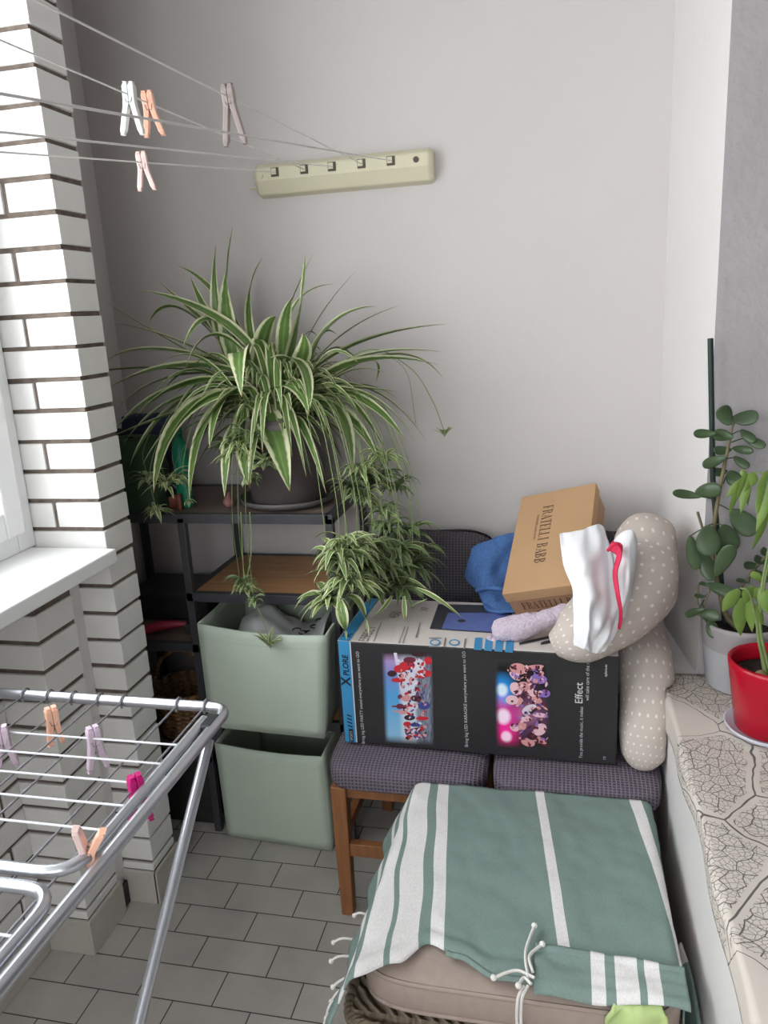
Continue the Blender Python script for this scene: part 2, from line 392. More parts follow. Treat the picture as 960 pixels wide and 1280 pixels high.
def text(name, body, o, ax, ay, size, m, parent, sx=1, bold=0, shear=0):
    """lettering starting at o, running along ax, with cap tops towards ay"""
    cu = bpy.data.curves.new(name, 'FONT'); cu.body = body; cu.size = size; cu.offset = bold; cu.shear = shear; cu.resolution_u = 3
    t = bpy.data.objects.new(name, cu); COL.objects.link(t)
    bpy.context.view_layer.update()
    me = bpy.data.meshes.new_from_object(t.evaluated_get(bpy.context.evaluated_depsgraph_get()))
    bpy.data.objects.remove(t); bpy.data.curves.remove(cu)
    ax, ay = V(ax).normalized(), V(ay).normalized()
    for v in me.vertices: v.co = V(o) + ax * (v.co.x * sx) + ay * v.co.y
    me.materials.clear(); me.materials.append(M[m]); me.update()
    ob = bpy.data.objects.new(name, me); COL.objects.link(ob); attach(ob, parent); return ob

# ------------------------------------------------------------------ setting
YB = 2.33; XR = .281; XL = -1.40; ZC = 2.75; LX = .25; LZ = .637
struct(MB().box((-1.6, -1.6, -.06), (1.3, 2.5, 0)).build('floor', 'floor'))
struct(MB().box((-1.6, -1.6, ZC), (1.3, 2.5, ZC + .06)).build('ceiling', 'ceiling'))
struct(MB().box((-1.5, YB, 0), (.6, YB + .1, ZC)).build('wall_back', 'wall'))
m = MB(); a = [(XR, YB), (.335, 1.88), (.85, 1.88), (.85, YB)]
m.add([(x, y, z) for z in (0, ZC) for x, y in a], [(0, 1, 5, 4), (1, 2, 6, 5), (2, 3, 7, 6), (3, 0, 4, 7)], 0); m.mi[1] = 1
struct(m.build('wall_right', ['wall_white', 'jamb']))
struct(MB().box((LX, -1.5, 0), (.8, 1.88, LZ)).box((LX, 1.88, 0), (.36, YB, LZ)).build('wall_parapet', 'wall_white'))
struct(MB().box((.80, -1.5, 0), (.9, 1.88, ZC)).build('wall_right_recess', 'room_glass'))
struct(MB().box((-1.6, -1.6, 0), (-.95, -1.5, ZC)).box((.35, -1.6, 0), (1.0, -1.5, ZC)).box((-.95, -1.6, 0), (.35, -1.5, 1.03)).box((-.95, -1.6, 2.4), (.35, -1.5, ZC)).build('wall_front', 'far_wall'))
struct(MB().box((-1.5, 1.745, 0), (XL, YB, ZC)).build('wall_left', 'wall'))
CZ, C0 = .0728, .418 - 5 * .0728
def rows(z0, z1):
    k = 0
    while C0 + k * CZ < z1 - .01:
        a, b = max(z0, C0 + k * CZ + .0055), min(z1, C0 + (k + 1) * CZ - .0055)
        if b - a > .012: yield k, a, b
        k += 1
def brk(mb, a, b):
    j = lambda: random.uniform(-.0012, .0012)
    mb.box((a[0] + j(), a[1] + j(), a[2] + j()), (b[0] + j(), b[1] + j(), b[2] + j()))
# far pillar beside the window
m = MB()
for k, a, b in rows(.10, ZC):
    if k % 2 == (5 + 13) % 2:
        brk(m, (-1.20, 1.622, a), (-1.079, 1.74, b)); brk(m, (-1.40, 1.622, a), (-1.212, 1.74, b))
    else:
        brk(m, (-1.30, 1.622, a), (-1.079, 1.74, b)); brk(m, (-1.40, 1.622, a), (-1.312, 1.74, b))
core = MB().box((-1.40, 1.629, 0), (-1.087, 1.745, ZC))
pa = struct(core.build('pillar', 'mortar')); m.build('bricks', 'brick', pa, bevel=.002)
# low brick pier and niche under the sill
m = MB()
for k, a, b in rows(.10, .935): brk(m, (-1.30, 1.43, a), (-1.160, 1.572, b))
pb = struct(MB().box((-1.3, 1.437, 0), (-1.167, 1.575, .94)).build('pillar', 'mortar')); m.build('bricks', 'brick', pb, bevel=.002)
m = MB()
for k, a, b in rows(.0, .935):
    y = 1.43 - (.07 if k % 2 else .2)
    brk(m, (-1.36, y + .012, a), (-1.285, 1.43, b))
    while y > -1.4: brk(m, (-1.36, y - .24, a), (-1.285, y, b)); y -= .252
pn = struct(MB().box((-1.45, -1.5, 0), (-1.292, 1.622, .94)).build('wall_left_niche', 'mortar')); m.build('bricks', 'brick', pn, bevel=.002)
struct(MB().box((-1.45, 1.575, 0), (-1.172, 1.622, .99)).build('trim_1', 'wall_white'))
struct(MB().box((-1.45, -1.5, .935), (-1.165, 1.622, .998)).build('trim_2', 'wall_white'))
struct(MB().box((-1.45, -1.5, .998), (-1.043, 1.607, 1.032)).build('trim_3', 'sill', bevel=.004))
sk = MB()
sk.box((-1.20, 1.612, 0), (-1.071, 1.622, .1)).box((-1.079, 1.612, 0), (-1.069, 1.745, .1))
struct(sk.build('baseboard_pillar', 'skirt', bevel=.002))
sk = MB().box((-1.28, 1.42, 0), (-1.155, 1.43, .1)).box((-1.16, 1.42, 0), (-1.15, 1.575, .1)).box((-1.285, -1.5, 0), (-1.275, 1.42, .08))
struct(sk.build('baseboard_niche', 'skirt', bevel=.002))
struct(MB().box((-1.16, 1.578, .0), (-1.166, 1.618, .07)).build('trim_4', 'joint'))
# windows in the left wall
def window(name, y0, y1):
    z0, z1 = 1.032, 2.56
    fr = MB(); t = .06
    for a, b in (((-1.36, y0, z0), (-1.272, y0 + t, z1)), ((-1.36, y1 - t, z0), (-1.272, y1, z1)), ((-1.36, y0 + t, z0), (-1.272, y1 - t, z0 + t)), ((-1.36, y0 + t, z1 - t), (-1.272, y1 - t, z1))): fr.box(a, b)
    w = struct(fr.build(name, 'upvc', bevel=.004))
    sa = MB(); y0 += t - .012; y1 -= t - .012; z0 += t - .012; z1 -= t - .012; t = .065
    for a, b in (((-1.345, y0, z0), (-1.255, y0 + t, z1)), ((-1.345, y1 - t, z0), (-1.255, y1, z1)), ((-1.345, y0 + t, z0), (-1.255, y1 - t, z0 + t)), ((-1.345, y0 + t, z1 - t), (-1.255, y1 - t, z1))): sa.box(a, b)
    sa.build('window_sash', 'upvc', w, bevel=.006)
    MB().box((-1.306, y0 + t - .005, z0 + t - .005), (-1.300, y1 - t + .005, z1 - t + .005)).build('window_pane', 'glass', w)
window('window_1', .62, 1.62); window('window_2', -.42, .58); window('window_3', -1.46, -.46)
fr = MB()  # unseen window behind the camera, added to give frontal fill light
for a, b in (((-.95, -1.58, 1.03), (-.88, -1.5, 2.4)), ((.28, -1.58, 1.03), (.35, -1.5, 2.4)), ((-.335, -1.58, 1.10), (-.265, -1.5, 2.33)), ((-.88, -1.58, 1.03), (.28, -1.5, 1.10)), ((-.88, -1.58, 2.33), (.28, -1.5, 2.4))): fr.box(a, b)
added_win = struct(fr.build('window_added', 'upvc', bevel=.004))
for x0, x1 in ((-.885, -.33), (-.27, .285)): MB().box((x0, -1.545, 1.095), (x1, -1.539, 2.335)).build('window_pane', 'glass', added_win)
struct(MB().box((-1.45, -1.5, 2.56), (-1.26, 1.622, ZC)).box((-1.40, .58, 1.032), (-1.28, .62, 2.56)).box((-1.40, -.46, 1.032), (-1.28, -.42, 2.56)).build('wall_left_lintel', 'wall_white'))

# ------------------------------------------------------------------ light: overcast daylight through the left windows and an added one behind the camera
w = bpy.data.worlds.new('overcast_sky'); S.world = w; w.use_nodes = True
bg = w.node_tree.nodes['Background']; bg.inputs[0].default_value = (.975, .982, 1, 1); bg.inputs[1].default_value = 6.6
def portal(y0, y1):
    l = bpy.data.lights.new('window_portal', 'AREA'); l.shape = 'RECTANGLE'; l.size = y1 - y0; l.size_y = 1.4; l.cycles.is_portal = True
    o = bpy.data.objects.new('window_portal', l); COL.objects.link(o)
    o.location = (-1.42, (y0 + y1) / 2, 1.8)
    o.rotation_euler = (PI / 2, 0, -PI / 2)
l = bpy.data.lights.new('window_portal', 'AREA'); l.shape = 'RECTANGLE'; l.size = 1.3; l.size_y = 1.37; l.cycles.is_portal = True  # sky portal for the added window in the front wall
o = bpy.data.objects.new('window_portal', l); COL.objects.link(o); o.location = (-.3, -1.62, 1.715); o.rotation_euler = (PI / 2, 0, 0)
o.rotation_euler = (-PI / 2, 0, PI)
portal(.62, 1.62); portal(-.42, .58); portal(-1.46, -.46)
S.view_settings.view_transform = 'Standard'; S.view_settings.look = 'None'; S.view_settings.gamma = 1; S.view_settings.use_curve_mapping = False
S.view_settings.exposure = 0.32

# ------------------------------------------------------------------ clothesline reel on the back wall, lines and pegs
h = thing('clothesline_reel', 'cream plastic retractable clothesline reel with five drawn-out cords on the pale back wall', 'clothesline reel', (-.607, YB, 1.94))
prof = [(0, 1.982), (-.030, 1.982), (-.050, 1.968), (-.050, 1.934), (-.030, 1.898), (0, 1.892)]
m = MB(); x0, x1 = -.868, -.343; n = len(prof)
xs = [(x0, .8), (x0 + .012, 1), (x1 - .012, 1), (x1, .8)]
vs = [(x, YB + y * s, 1.938 + (z - 1.938) * (1 if s == 1 else .86)) for x, s in xs for y, z in prof]
fs = [(i * n + k, (i + 1) * n + k, (i + 1) * n + k + 1, i * n + k + 1) for i in range(3) for k in range(n - 1)]
m.add(vs, fs + [list(range(n)), list(range(3 * n, 4 * n))[::-1]]); m.build('housing', 'cream', h, bevel=.004, bseg=3)
SL = [-.799, -.711, -.629, -.543, -.459]
for x in SL:
    s_ = MB(); s_.box((x - .0115, YB - .0525, 1.942), (x + .0115, YB - .048, 1.966)).build('outlet_slot', 'slot', h)
    MB().box((x - .010, YB - .0535, 1.948), (x + .004, YB - .0515, 1.964)).build('slot_shutter', 'cream', h)
m = MB(); m.tube([(-.388, YB - .048, 1.951), (-.388, YB - .0535, 1.951)], .008, 14); m.build('end_screw', 'slot', h)
m = MB(); m.tube([(-.842, YB - .048, 1.948), (-.842, YB - .0535, 1.948)], .007, 14); m.build('end_screw', 'cream', h); m = MB(); m.tube([(-.866, YB - .02, 1.92), (-.89, YB - .026, 1.922)], [.005, .003], 8); m.build('tension_pin', 'cream', h)
LN = {}
specs = [('E', 0, (0, 190), 1.1), ('B', 1, (0, 50), 1.0), ('D', 2, (0, 165), .86), ('A', 3, (80, 18), .885), ('C', 4, (0, 117), .64)]
for nm, i, px, y in specs:
    p0 = V((SL[i], YB - .052, 1.954)); p1 = at(*px, y=y); d = (p1 - p0)
    LN[nm] = (p0, d)
    pts = [p0 + d * t for t in (0, .5, 1, 1.4)]
    MB().tube(pts, .0015, 6).build('cord', 'cord', h, smooth=True)
def on_line(nm, px):
    p0, d = LN[nm]; best = None
    for k in range(2001):
        p = p0 + d * (k / 1400)
        if p.y < .2: continue
        e = abs(proj(p)[0] - px)
        if best is None or e < best[0]: best = (e, p)
    return best[1]
def peg(label, pos, ang, mats, L=.076, tilt=0, roll=0, spread=.17, grp='pegs on the overhead lines', loops=False):
    """local frame: z towards the closed jaws, x across the spread"""
    R = Matrix.Rotation(ang, 3, 'Z') @ Matrix.Rotation(roll, 3, 'Y') @ Matrix.Rotation(tilt, 3, 'X')
    t = thing('clothes_peg', label, 'clothes peg', pos, grp)
    J = .022
    for sgn in (-1, 1):
        m = MB(); prof = []
        for k in range(13):
            u = k / 12; z = J * .9 - u * L
            off = .0052 if z > -.012 else .0052 + (-.012 - z) * spread * 1.15
            th = .0050 if u < .5 else .0047; wd = .0072 - .0022 * max(0, u - .6) + (.0008 if u < .3 else 0)
            if k in (0, 12): wd *= .6; th *= .55
            prof.append((off * sgn, z, th, wd))
        vs = [R @ V((x + a * th, b * wd, z)) + pos for x, z, th, wd in prof for a, b in ((-1, -1), (1, -1), (1, 1), (-1, 1))]
        fs = [(i * 4 + k, i * 4 + (k + 1) % 4, (i + 1) * 4 + (k + 1) % 4, (i + 1) * 4 + k) for i in range(12) for k in range(4)] + [(0, 1, 2, 3), (51, 50, 49, 48)]
        m.add(vs, fs); m.build('peg_arm', mats[0] if sgn < 0 or len(mats) < 2 else mats[1], t, bevel=.0013, smooth=False)
    m = MB()
    pts = [R @ V((.0062 * math.cos(a), -.0066 + .0132 * (a / (6 * PI)), -.013 + .0045 * math.sin(a))) + pos for a in [k * PI / 6 for k in range(37)]]
    m.tube(pts, .0008, 5)
    m.tube([R @ V(q) + pos for q in ((-.0085, -.0066, .004), (-.004, -.0072, -.012), (.004, -.0072, -.012), (.0085, -.0066, .004))], .0008, 5)
    m.build('spring', 'steel', t, smooth=True)
    return t
peg('white plastic peg with splayed legs clipped beside a peach one on the overhead cord', on_line('B', 162), .15, ['p_white'], .082, roll=.04, spread=.2)
peg('peach plastic peg clipped on the overhead cord right next to the white peg', on_line('B', 186), .25, ['p_peach', 'p_peach'], .074, roll=-.08, spread=.2)
peg('taupe grey peg alone on the topmost overhead cord', on_line('A', 286), .1, ['p_brown'], .095, roll=-.06, spread=.16)
peg('pale pink peg hanging alone on the lowest overhead cord', on_line('E', 178), .3, ['p_pink'], .072, roll=-.06, spread=.2)

# ------------------------------------------------------------------ folding drying rack
ZR = .9; rx = -.557; ry = 1.125; lx = -1.10
rk = thing('drying_rack', 'folding silver metal clothes drying rack with white wires in front of the brick niche', 'drying rack', (-.83, .6, 0))
MB().tube(rounded([(rx, .02, ZR), (rx, ry, ZR), (lx, ry, ZR), (lx, .02, ZR), (rx - .03, .02, ZR)], .035), .0095, 12).build('main_frame', 'alu', rk, smooth=True)
for px in (25, 58, 91, 126, 158, 230, 266):
    p = at(px, 874, z=ZR); x = p.x
    hook = [V((x, ry, ZR)) + V((0, .0125 * math.cos(a), .0125 * math.sin(a))) for a in [k * PI / 6 - .3 for k in range(9)]]
    pts = hook[::-1] + [(x, ry - .02, ZR + .002), (x, .03, ZR - .002)]
    MB().tube(pts, .0018, 6).build('wire', 'wire_grey', rk, smooth=True)
fy0, fy1 = 1.075, .700
wf = MB().tube(rounded([(rx - .022, fy0, ZR + .004), (rx - .022, fy1, ZR + .004), (lx + .022, fy1, ZR + .004), (lx + .022, fy0, ZR + .004)], .05), .0085, 12).build('wing_frame', 'alu', rk, smooth=True)
for q in ((239, 934), (222, 958), (201, 983), (178, 1011), (155, 1042)):
    y = at(*q, z=ZR + .004).y
    MB().tube([(rx - .022, y, ZR + .006), (lx + .022, y, ZR + .006)], .0019, 6).build('wire', 'wire_white', wf, smooth=True)
wn = MB().tube(rounded([(rx - .022, .10, ZR + .004), (rx - .022, .672, ZR + .004), (lx + .022, .672, ZR + .004), (lx + .022, .10, ZR + .004)], .045), .0085, 12).build('wing_frame', 'alu', rk, smooth=True)
for y in (.60, .52, .44, .36, .28):
    MB().tube([(rx - .022, y, ZR + .006), (lx + .022, y, ZR + .006)], .0019, 6).build('wire', 'wire_white', wn, smooth=True)
for x in (rx - .005, lx + .005):
    MB().tube([(x, 1.05, .882), (x, .06, .0)], .0088, 12).build('leg', 'alu', rk, smooth=True)
for x in (rx - .025, lx + .025):
    MB().tube([(x, .10, .882), (x, 1.0, .0)], .0088, 12).build('leg', 'alu', rk, smooth=True)
for x in (rx - .010, lx + .010):
    MB().box((x - .012, 1.045, ZR - .024), (x + .012, 1.088, ZR + .010)).build('pivot_joint', 'joint', rk, bevel=.003)
G2 = 'pegs on the drying rack'
def rp(u, v): return at(u, v, z=ZR + .004)
peg('pale lilac peg cut by the picture edge on the far wire of the rack', rp(3, 921), .6, ['p_lilac'], grp=G2)
peg('peach peg gripping a wire at the back of the drying rack', rp(65, 897), .9, ['p_peach'], L=.07, grp=G2, spread=.12)
peg('lilac peg clipped between the peach and the magenta pegs on the drying rack', rp(117, 922), .9, ['p_lilac'], L=.078, grp=G2)
peg('magenta peg clipped near the side bar of the drying rack', rp(170, 984), .9, ['p_magenta'], L=.08, grp=G2)
peg('peach peg clipped upside down with its legs pointing up, nearest wire of the wing', rp(110, 1068), .35, ['p_peach', 'p_pink'], L=.072, roll=PI + .25, tilt=-.35, spread=.24, grp=G2)

# ------------------------------------------------------------------ shelving unit
SH = thing('shelving_unit', 'black metal shelving unit with wooden boards behind the brick pillar', 'shelf', (-.98, 2.12, 0))
fy, by = 1.93, 2.31; px_ = [-1.375, -1.04, -.605]; T = .022; ZT = 1.03
for x in px_:
    for y in (fy, by - T):
        MB().box((x - T / 2, y, 0), (x + T / 2, y + T, ZT - .01)).build('post', 'black_metal', SH, bevel=.002)
def board(x0, x1, z, mat, name='shelf_board'):
    b = MB().box((x0 + .004, fy + T * .6, z - .018), (x1 - .004, by - T * .6, z)).build(name, mat, SH, bevel=.002)
    r = MB()
    for y in (fy, by - T): r.box((x0, y, z - .026), (x1, y + T, z + .001))
    for x in (x0, x1): r.box((x - T / 2, fy, z - .026), (x + T / 2, by, z + .001))
    r.build('shelf_rim', 'black_metal', b, bevel=.0015)
board(px_[0], px_[2], ZT, 'top_board', 'top_board')
board(px_[1], px_[2], .795, 'oak'); board(px_[1], px_[2], .405, 'oak')
board(px_[0], px_[1], .635, 'top_board'); board(px_[0], px_[1], .27, 'top_board')

# storage boxes
def fabric_box(label, fl, fr, tl, tr, z0, z1, depth, yaw, sag, tp):
    """fl/fr front bottom, tl/tr front top x positions, y fronts"""
    t = thing('storage_box', label, 'storage box', ((fl[0] + fr[0]) / 2, fl[1] + depth / 2, z0), 'sage fabric storage boxes')
    d = V((-math.sin(yaw), math.cos(yaw), 0)) * depth
    FL, FR, TL, TR = V((*fl, z0)), V((*fr, z0)), V((*tl, z1)), V((*tr, z1))
    TL.z += tp; 
    def fn(u, v):
        a = FL.lerp(FR, u); b = TL.lerp(TR, u); p = a.lerp(b, v)
        p.z -= sag * math.sin(PI * u) * v ** 4; p.y -= .010 * math.sin(PI * u) * math.sin(PI * v); return p
    def side(a, b, c, e, su):
        def g(u, v):
            p0 = a.lerp(a + d, u); p1 = c.lerp(c + d, u); p = p0.lerp(p1, v); p.x += su * .006 * math.sin(PI * u) * math.sin(PI * v); p.z -= .006 * math.sin(PI * u) * v ** 3; return p
        return g
    m = MB()
    m.grid(fn, 14, 12); m.grid(side(FL, None, TL, None, -1), 10, 12); m.grid(side(FR, None, TR, None, 1), 10, 12)
    m.grid(lambda u, v: fn(u, v) + d + V((0, .02 * math.sin(PI * u) * math.sin(PI * v), 0)), 14, 12); m.add([FL, FR, FR + d, FL + d], [(0, 1, 2, 3)])
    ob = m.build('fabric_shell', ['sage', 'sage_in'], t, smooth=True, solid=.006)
    hm = MB(); pts = [fn(k / 14, .87) + V((0, -.0025, 0)) for k in range(15)]
    hm.tube(pts, .0008, 4); hm.build('hem_seam', 'sage_in', t)
    return t
fabric_box('sage green fabric storage box pulled out on the upper shelf, open at the top', (-.985, 1.862), (-.637, 1.842), (-.985, 1.858), (-.606, 1.835), .412, .724, .36, .05, .012, .010)
fabric_box('sage green fabric storage box standing on the floor under the other one', (-.998, 1.915), (-.660, 1.893), (-1.0, 1.905), (-.662, 1.885), .004, .324, .36, .05, .008, .006)
# crumpled white packet in the upper box
m = MB()
def pk(u, v):
    p = V((-.93, 1.93, .60)).lerp(V((-.66, 1.93, .60)), u) + V((0, .24 * v, .02))
    p.z += .09 * math.sin(PI * v) * (0.6 + .4 * math.sin(7 * u)) + .018 * noise.noise(V((u * 6, v * 6, 1)))
    return p
m.grid(pk, 20, 14); pkt = m.build('plastic_packet', 'packet', smooth=True, solid=.004, subsurf=1)
tag(pkt, 'crumpled white plastic packet inside the upper sage storage box', 'packet')
m = MB()
for k in range(5):
    c = pk(.62 + .07 * k, .45) + V((0, 0, .006)); m.tube([c + V((.012 * math.cos(a), .012 * math.sin(a), .001)) for a in [j * PI / 5 for j in range(9 if k % 2 else 7)]], .002, 5)
m.build('printed_squiggles', 'ink_black', pkt)

# things in the dark left bay of the unit
b = thing('wicker_basket', 'small brown wicker basket on the low shelf between pillar and storage boxes', 'basket', (-1.17, 2.06, .27))
m = MB(); m.lathe([(.075, 0), (.088, .02), (.10, .15), (.104, .165), (.096, .165), (.09, .14), (.07, .012), (0, .012)], (-1.165, 2.06, .271), 36); m.build('body', 'wicker_basket', b, smooth=True)
m = MB(); m.tube([V((-1.165, 2.06, .425)) + V((.1 * math.cos(a), 0, .13 * math.sin(a))) for a in [k * PI / 14 for k in range(15)]], .008, 8); m.build('handle', 'wicker_basket', b, smooth=True)
t = thing('storage_case', 'black lidded storage case on the floor below the wicker basket', 'storage case', (-1.2, 2.1, 0))
MB().box((-1.35, 1.96, .002), (-1.058, 2.28, .215)).build('body', 'dark_fabric', t, bevel=.008)
MB().box((-1.355, 1.955, .2), (-1.056, 2.284, .232)).build('lid', 'dark_fabric', t, bevel=.006)
t = thing('storage_crate', 'dark crate on the middle shelf beside the pillar', 'crate', (-1.2, 2.16, .636))
m = MB().box((-1.34, 2.02, .637), (-1.07, 2.026, .66)); 
MB().box((-1.335, 2.10, .636), (-1.075, 2.27, .72)).build('body', 'dark_fabric', t, bevel=.006)
MB().box((-1.338, 2.096, .716), (-1.072, 2.274, .732)).build('lid', 'black_metal', t, bevel=.004)
t = thing('hand_brush', 'small brush with a crimson handle lying in front of the dark crate', 'brush', (-1.2, 1.99, .637))
MB().tube([(-1.235, 1.965, .651), (-1.19, 1.985, .664), (-1.14, 2.0, .667), (-1.10, 2.01, .664)], [.014, .016, .012, .006], 10).build('handle', 'crimson', t, smooth=True)
MB().box((-1.10, 1.985, .642), (-1.065, 2.03, .672)).build('bristle_head', 'dark_fabric', t, bevel=.004)

# on the top board
t = thing('fabric_bag', 'navy fabric bag slumped behind the spider plant beside the pillar', 'bag', (-1.25, 2.2, ZT))
m = MB()
def bag(cx, cy, w, d, h, s):
    def fn(u, v):
        a = 2 * PI * u; sq = lambda q: math.copysign(abs(q) ** .55, q); k = 1 - .14 * v ** 2
        if v > .94: k *= (1 - v) / .06 * .9 + .1
        z = h * min(1, v / .94) * (1 + .06 * noise.noise(V((u * 5, s, 0))))
        return V((cx + w * sq(math.cos(a)) * k + .01 * noise.noise(V((u * 6, v * 6, s))), cy + d * sq(math.sin(a)) * k, ZT + z))
    return fn
m.grid(bag(-1.245, 2.20, .085, .08, .25, 3), 28, 16); m.build('body', 'navy', t, smooth=True)
m = MB(); m.grid(lambda u, v: V((-1.325 + .16 * u, 2.117 - .004 * math.sin(PI * u), 1.19 + .06 * v)), 8, 4); m.build('front_flap', 'navy', t, smooth=True, solid=.004)
t = thing('grow_bag', 'dark green fabric grow bag at the corner of the top board beside the pillar', 'bag', (-1.2, 2.02, ZT))
m = MB(); m.grid(bag(-1.215, 2.025, .088, .072, .205, 9), 28, 16); m.build('body', 'bottle_green', t, smooth=True)
MB().box((-1.27, 1.9505, 1.11), (-1.16, 1.9545, 1.175)).build('front_pocket', 'bottle_green', t, bevel=.002)
t = thing('clay_shard', 'red-brown clay pot shard resting against the dark green bag', 'pot shard', (-1.1, 1.97, ZT))
m = MB(); m.grid(lambda u, v: V((-1.085 + .03 * math.cos(2.2 * u), 1.965 + .035 * math.sin(2.2 * u), ZT + .002 + .05 * v * (1 - .35 * u))), 10, 4); m.build('shard', 'terracotta', t, smooth=True, solid=.008)
t = thing('plastic_bottle', 'tall teal green plastic bottle standing on the top board beside the spider plant pot', 'bottle', (-1.05, 2.0, ZT))
pb_ = at(233, 633, z=ZT)
m = MB(); m.lathe([(0, 0), (.02, 0), (.0225, .006), (.0225, .17), (.019, .19), (.011, .205), (.011, .215), (0, .215)], (pb_.x, pb_.y, ZT), 28); m.build('body', 'teal', t, smooth=True)
m = MB(); m.lathe([(.013, 0), (.013, .02), (0, .021)], (pb_.x, pb_.y, ZT + .214), 20); m.build('cap', 'teal', t, smooth=True)
q = at(285, 635, z=ZT); t = thing('flower_bulb', 'small papery reddish bulb lying at the front edge of the top board', 'bulb', (q.x, q.y, ZT))
m = MB(); m.lathe([(0, 0), (.010, .001), (.017, .009), (.018, .016), (.013, .026), (.005, .033), (.002, .042), (0, .043)], (q.x, q.y + .012, ZT + .0005), 18); m.build('bulb_body', 'bulb', t, smooth=True)
m = MB(); m.tube([(q.x + .004, q.y + .012, ZT + .04), (q.x + .012, q.y + .006, ZT + .06)], [.002, .0008], 6); m.build('dry_stalk', 'terracotta', t)

# ------------------------------------------------------------------ spider plant
PC = V((-.765, 2.075, ZT))
t = tag(MB().lathe([(0, .001), (.11, .001), (.135, .012), (.142, .026), (.137, .026), (.128, .014), (.10, .008), (0, .008)], PC, 48).build('plant_saucer', 'saucer_dark', smooth=True), 'dark grey plastic saucer under the spider plant pot', 'saucer')
SP = thing('spider_plant', 'large variegated spider plant in a dark brown pot on top of the shelving unit', 'potted plant', PC)
m = MB(); PR = [(0, .0), (.098, 0), (.106, .012), (.122, .20), (.132, .205), (.134, .245), (.126, .245), (.116, .2), (0, .2)]
m.lathe(PR[:-1], PC + V((0, 0, .009)), 48); m.build('pot', 'pot_dark', SP, smooth=True)
m = MB(); m.lathe([(.12, .215), (.08, .225), (0, .23)], PC + V((0, 0, .009)), 32); m.build('soil', 'soil', SP, smooth=True)
def leaf(m, p0, p1, p2, w, n=12, roll=0., fold=.35, mi=0, face=None):
    vs = []; uvs = []
    p0, p1, p2 = V(p0), V(p1), V(p2)
    for i in range(n + 1):
        t = i / n; c = p0 * (1 - t) ** 2 + p1 * 2 * t * (1 - t) + p2 * t * t
        tg = ((p1 - p0) * (1 - t) + (p2 - p1) * t).normalized()
        s = tg.cross(face if face is not None else V((0, 0, 1)))
        if s.length < .35: s = s + V((.5, .12, 0)) * (.35 - s.length) * 2
        s = (s - tg * s.dot(tg)).normalized(); nn = s.cross(tg)
        a = roll; s, nn = s * math.cos(a) + nn * math.sin(a), nn * math.cos(a) - s * math.sin(a)
        k = (.38 + .62 * math.sin(min(1, t / .4) * PI / 2)) * (1 - (max(0, t - .4) / .6) ** 1.5) ** .9 if t < 1 else 0
        ww = w * max(k, .02) * .5
        vs += [c - s * ww + nn * ww * fold, c, c + s * ww + nn * ww * fold]; uvs += [(0, t), (.5, t), (1, t)]
    fs = []
    for i in range(n):
        for k in range(2): fs.append((i * 3 + k, i * 3 + k + 1, (i + 1) * 3 + k + 1, (i + 1) * 3 + k))
    m.add(vs, fs, mi, uvs)
fol = MB()
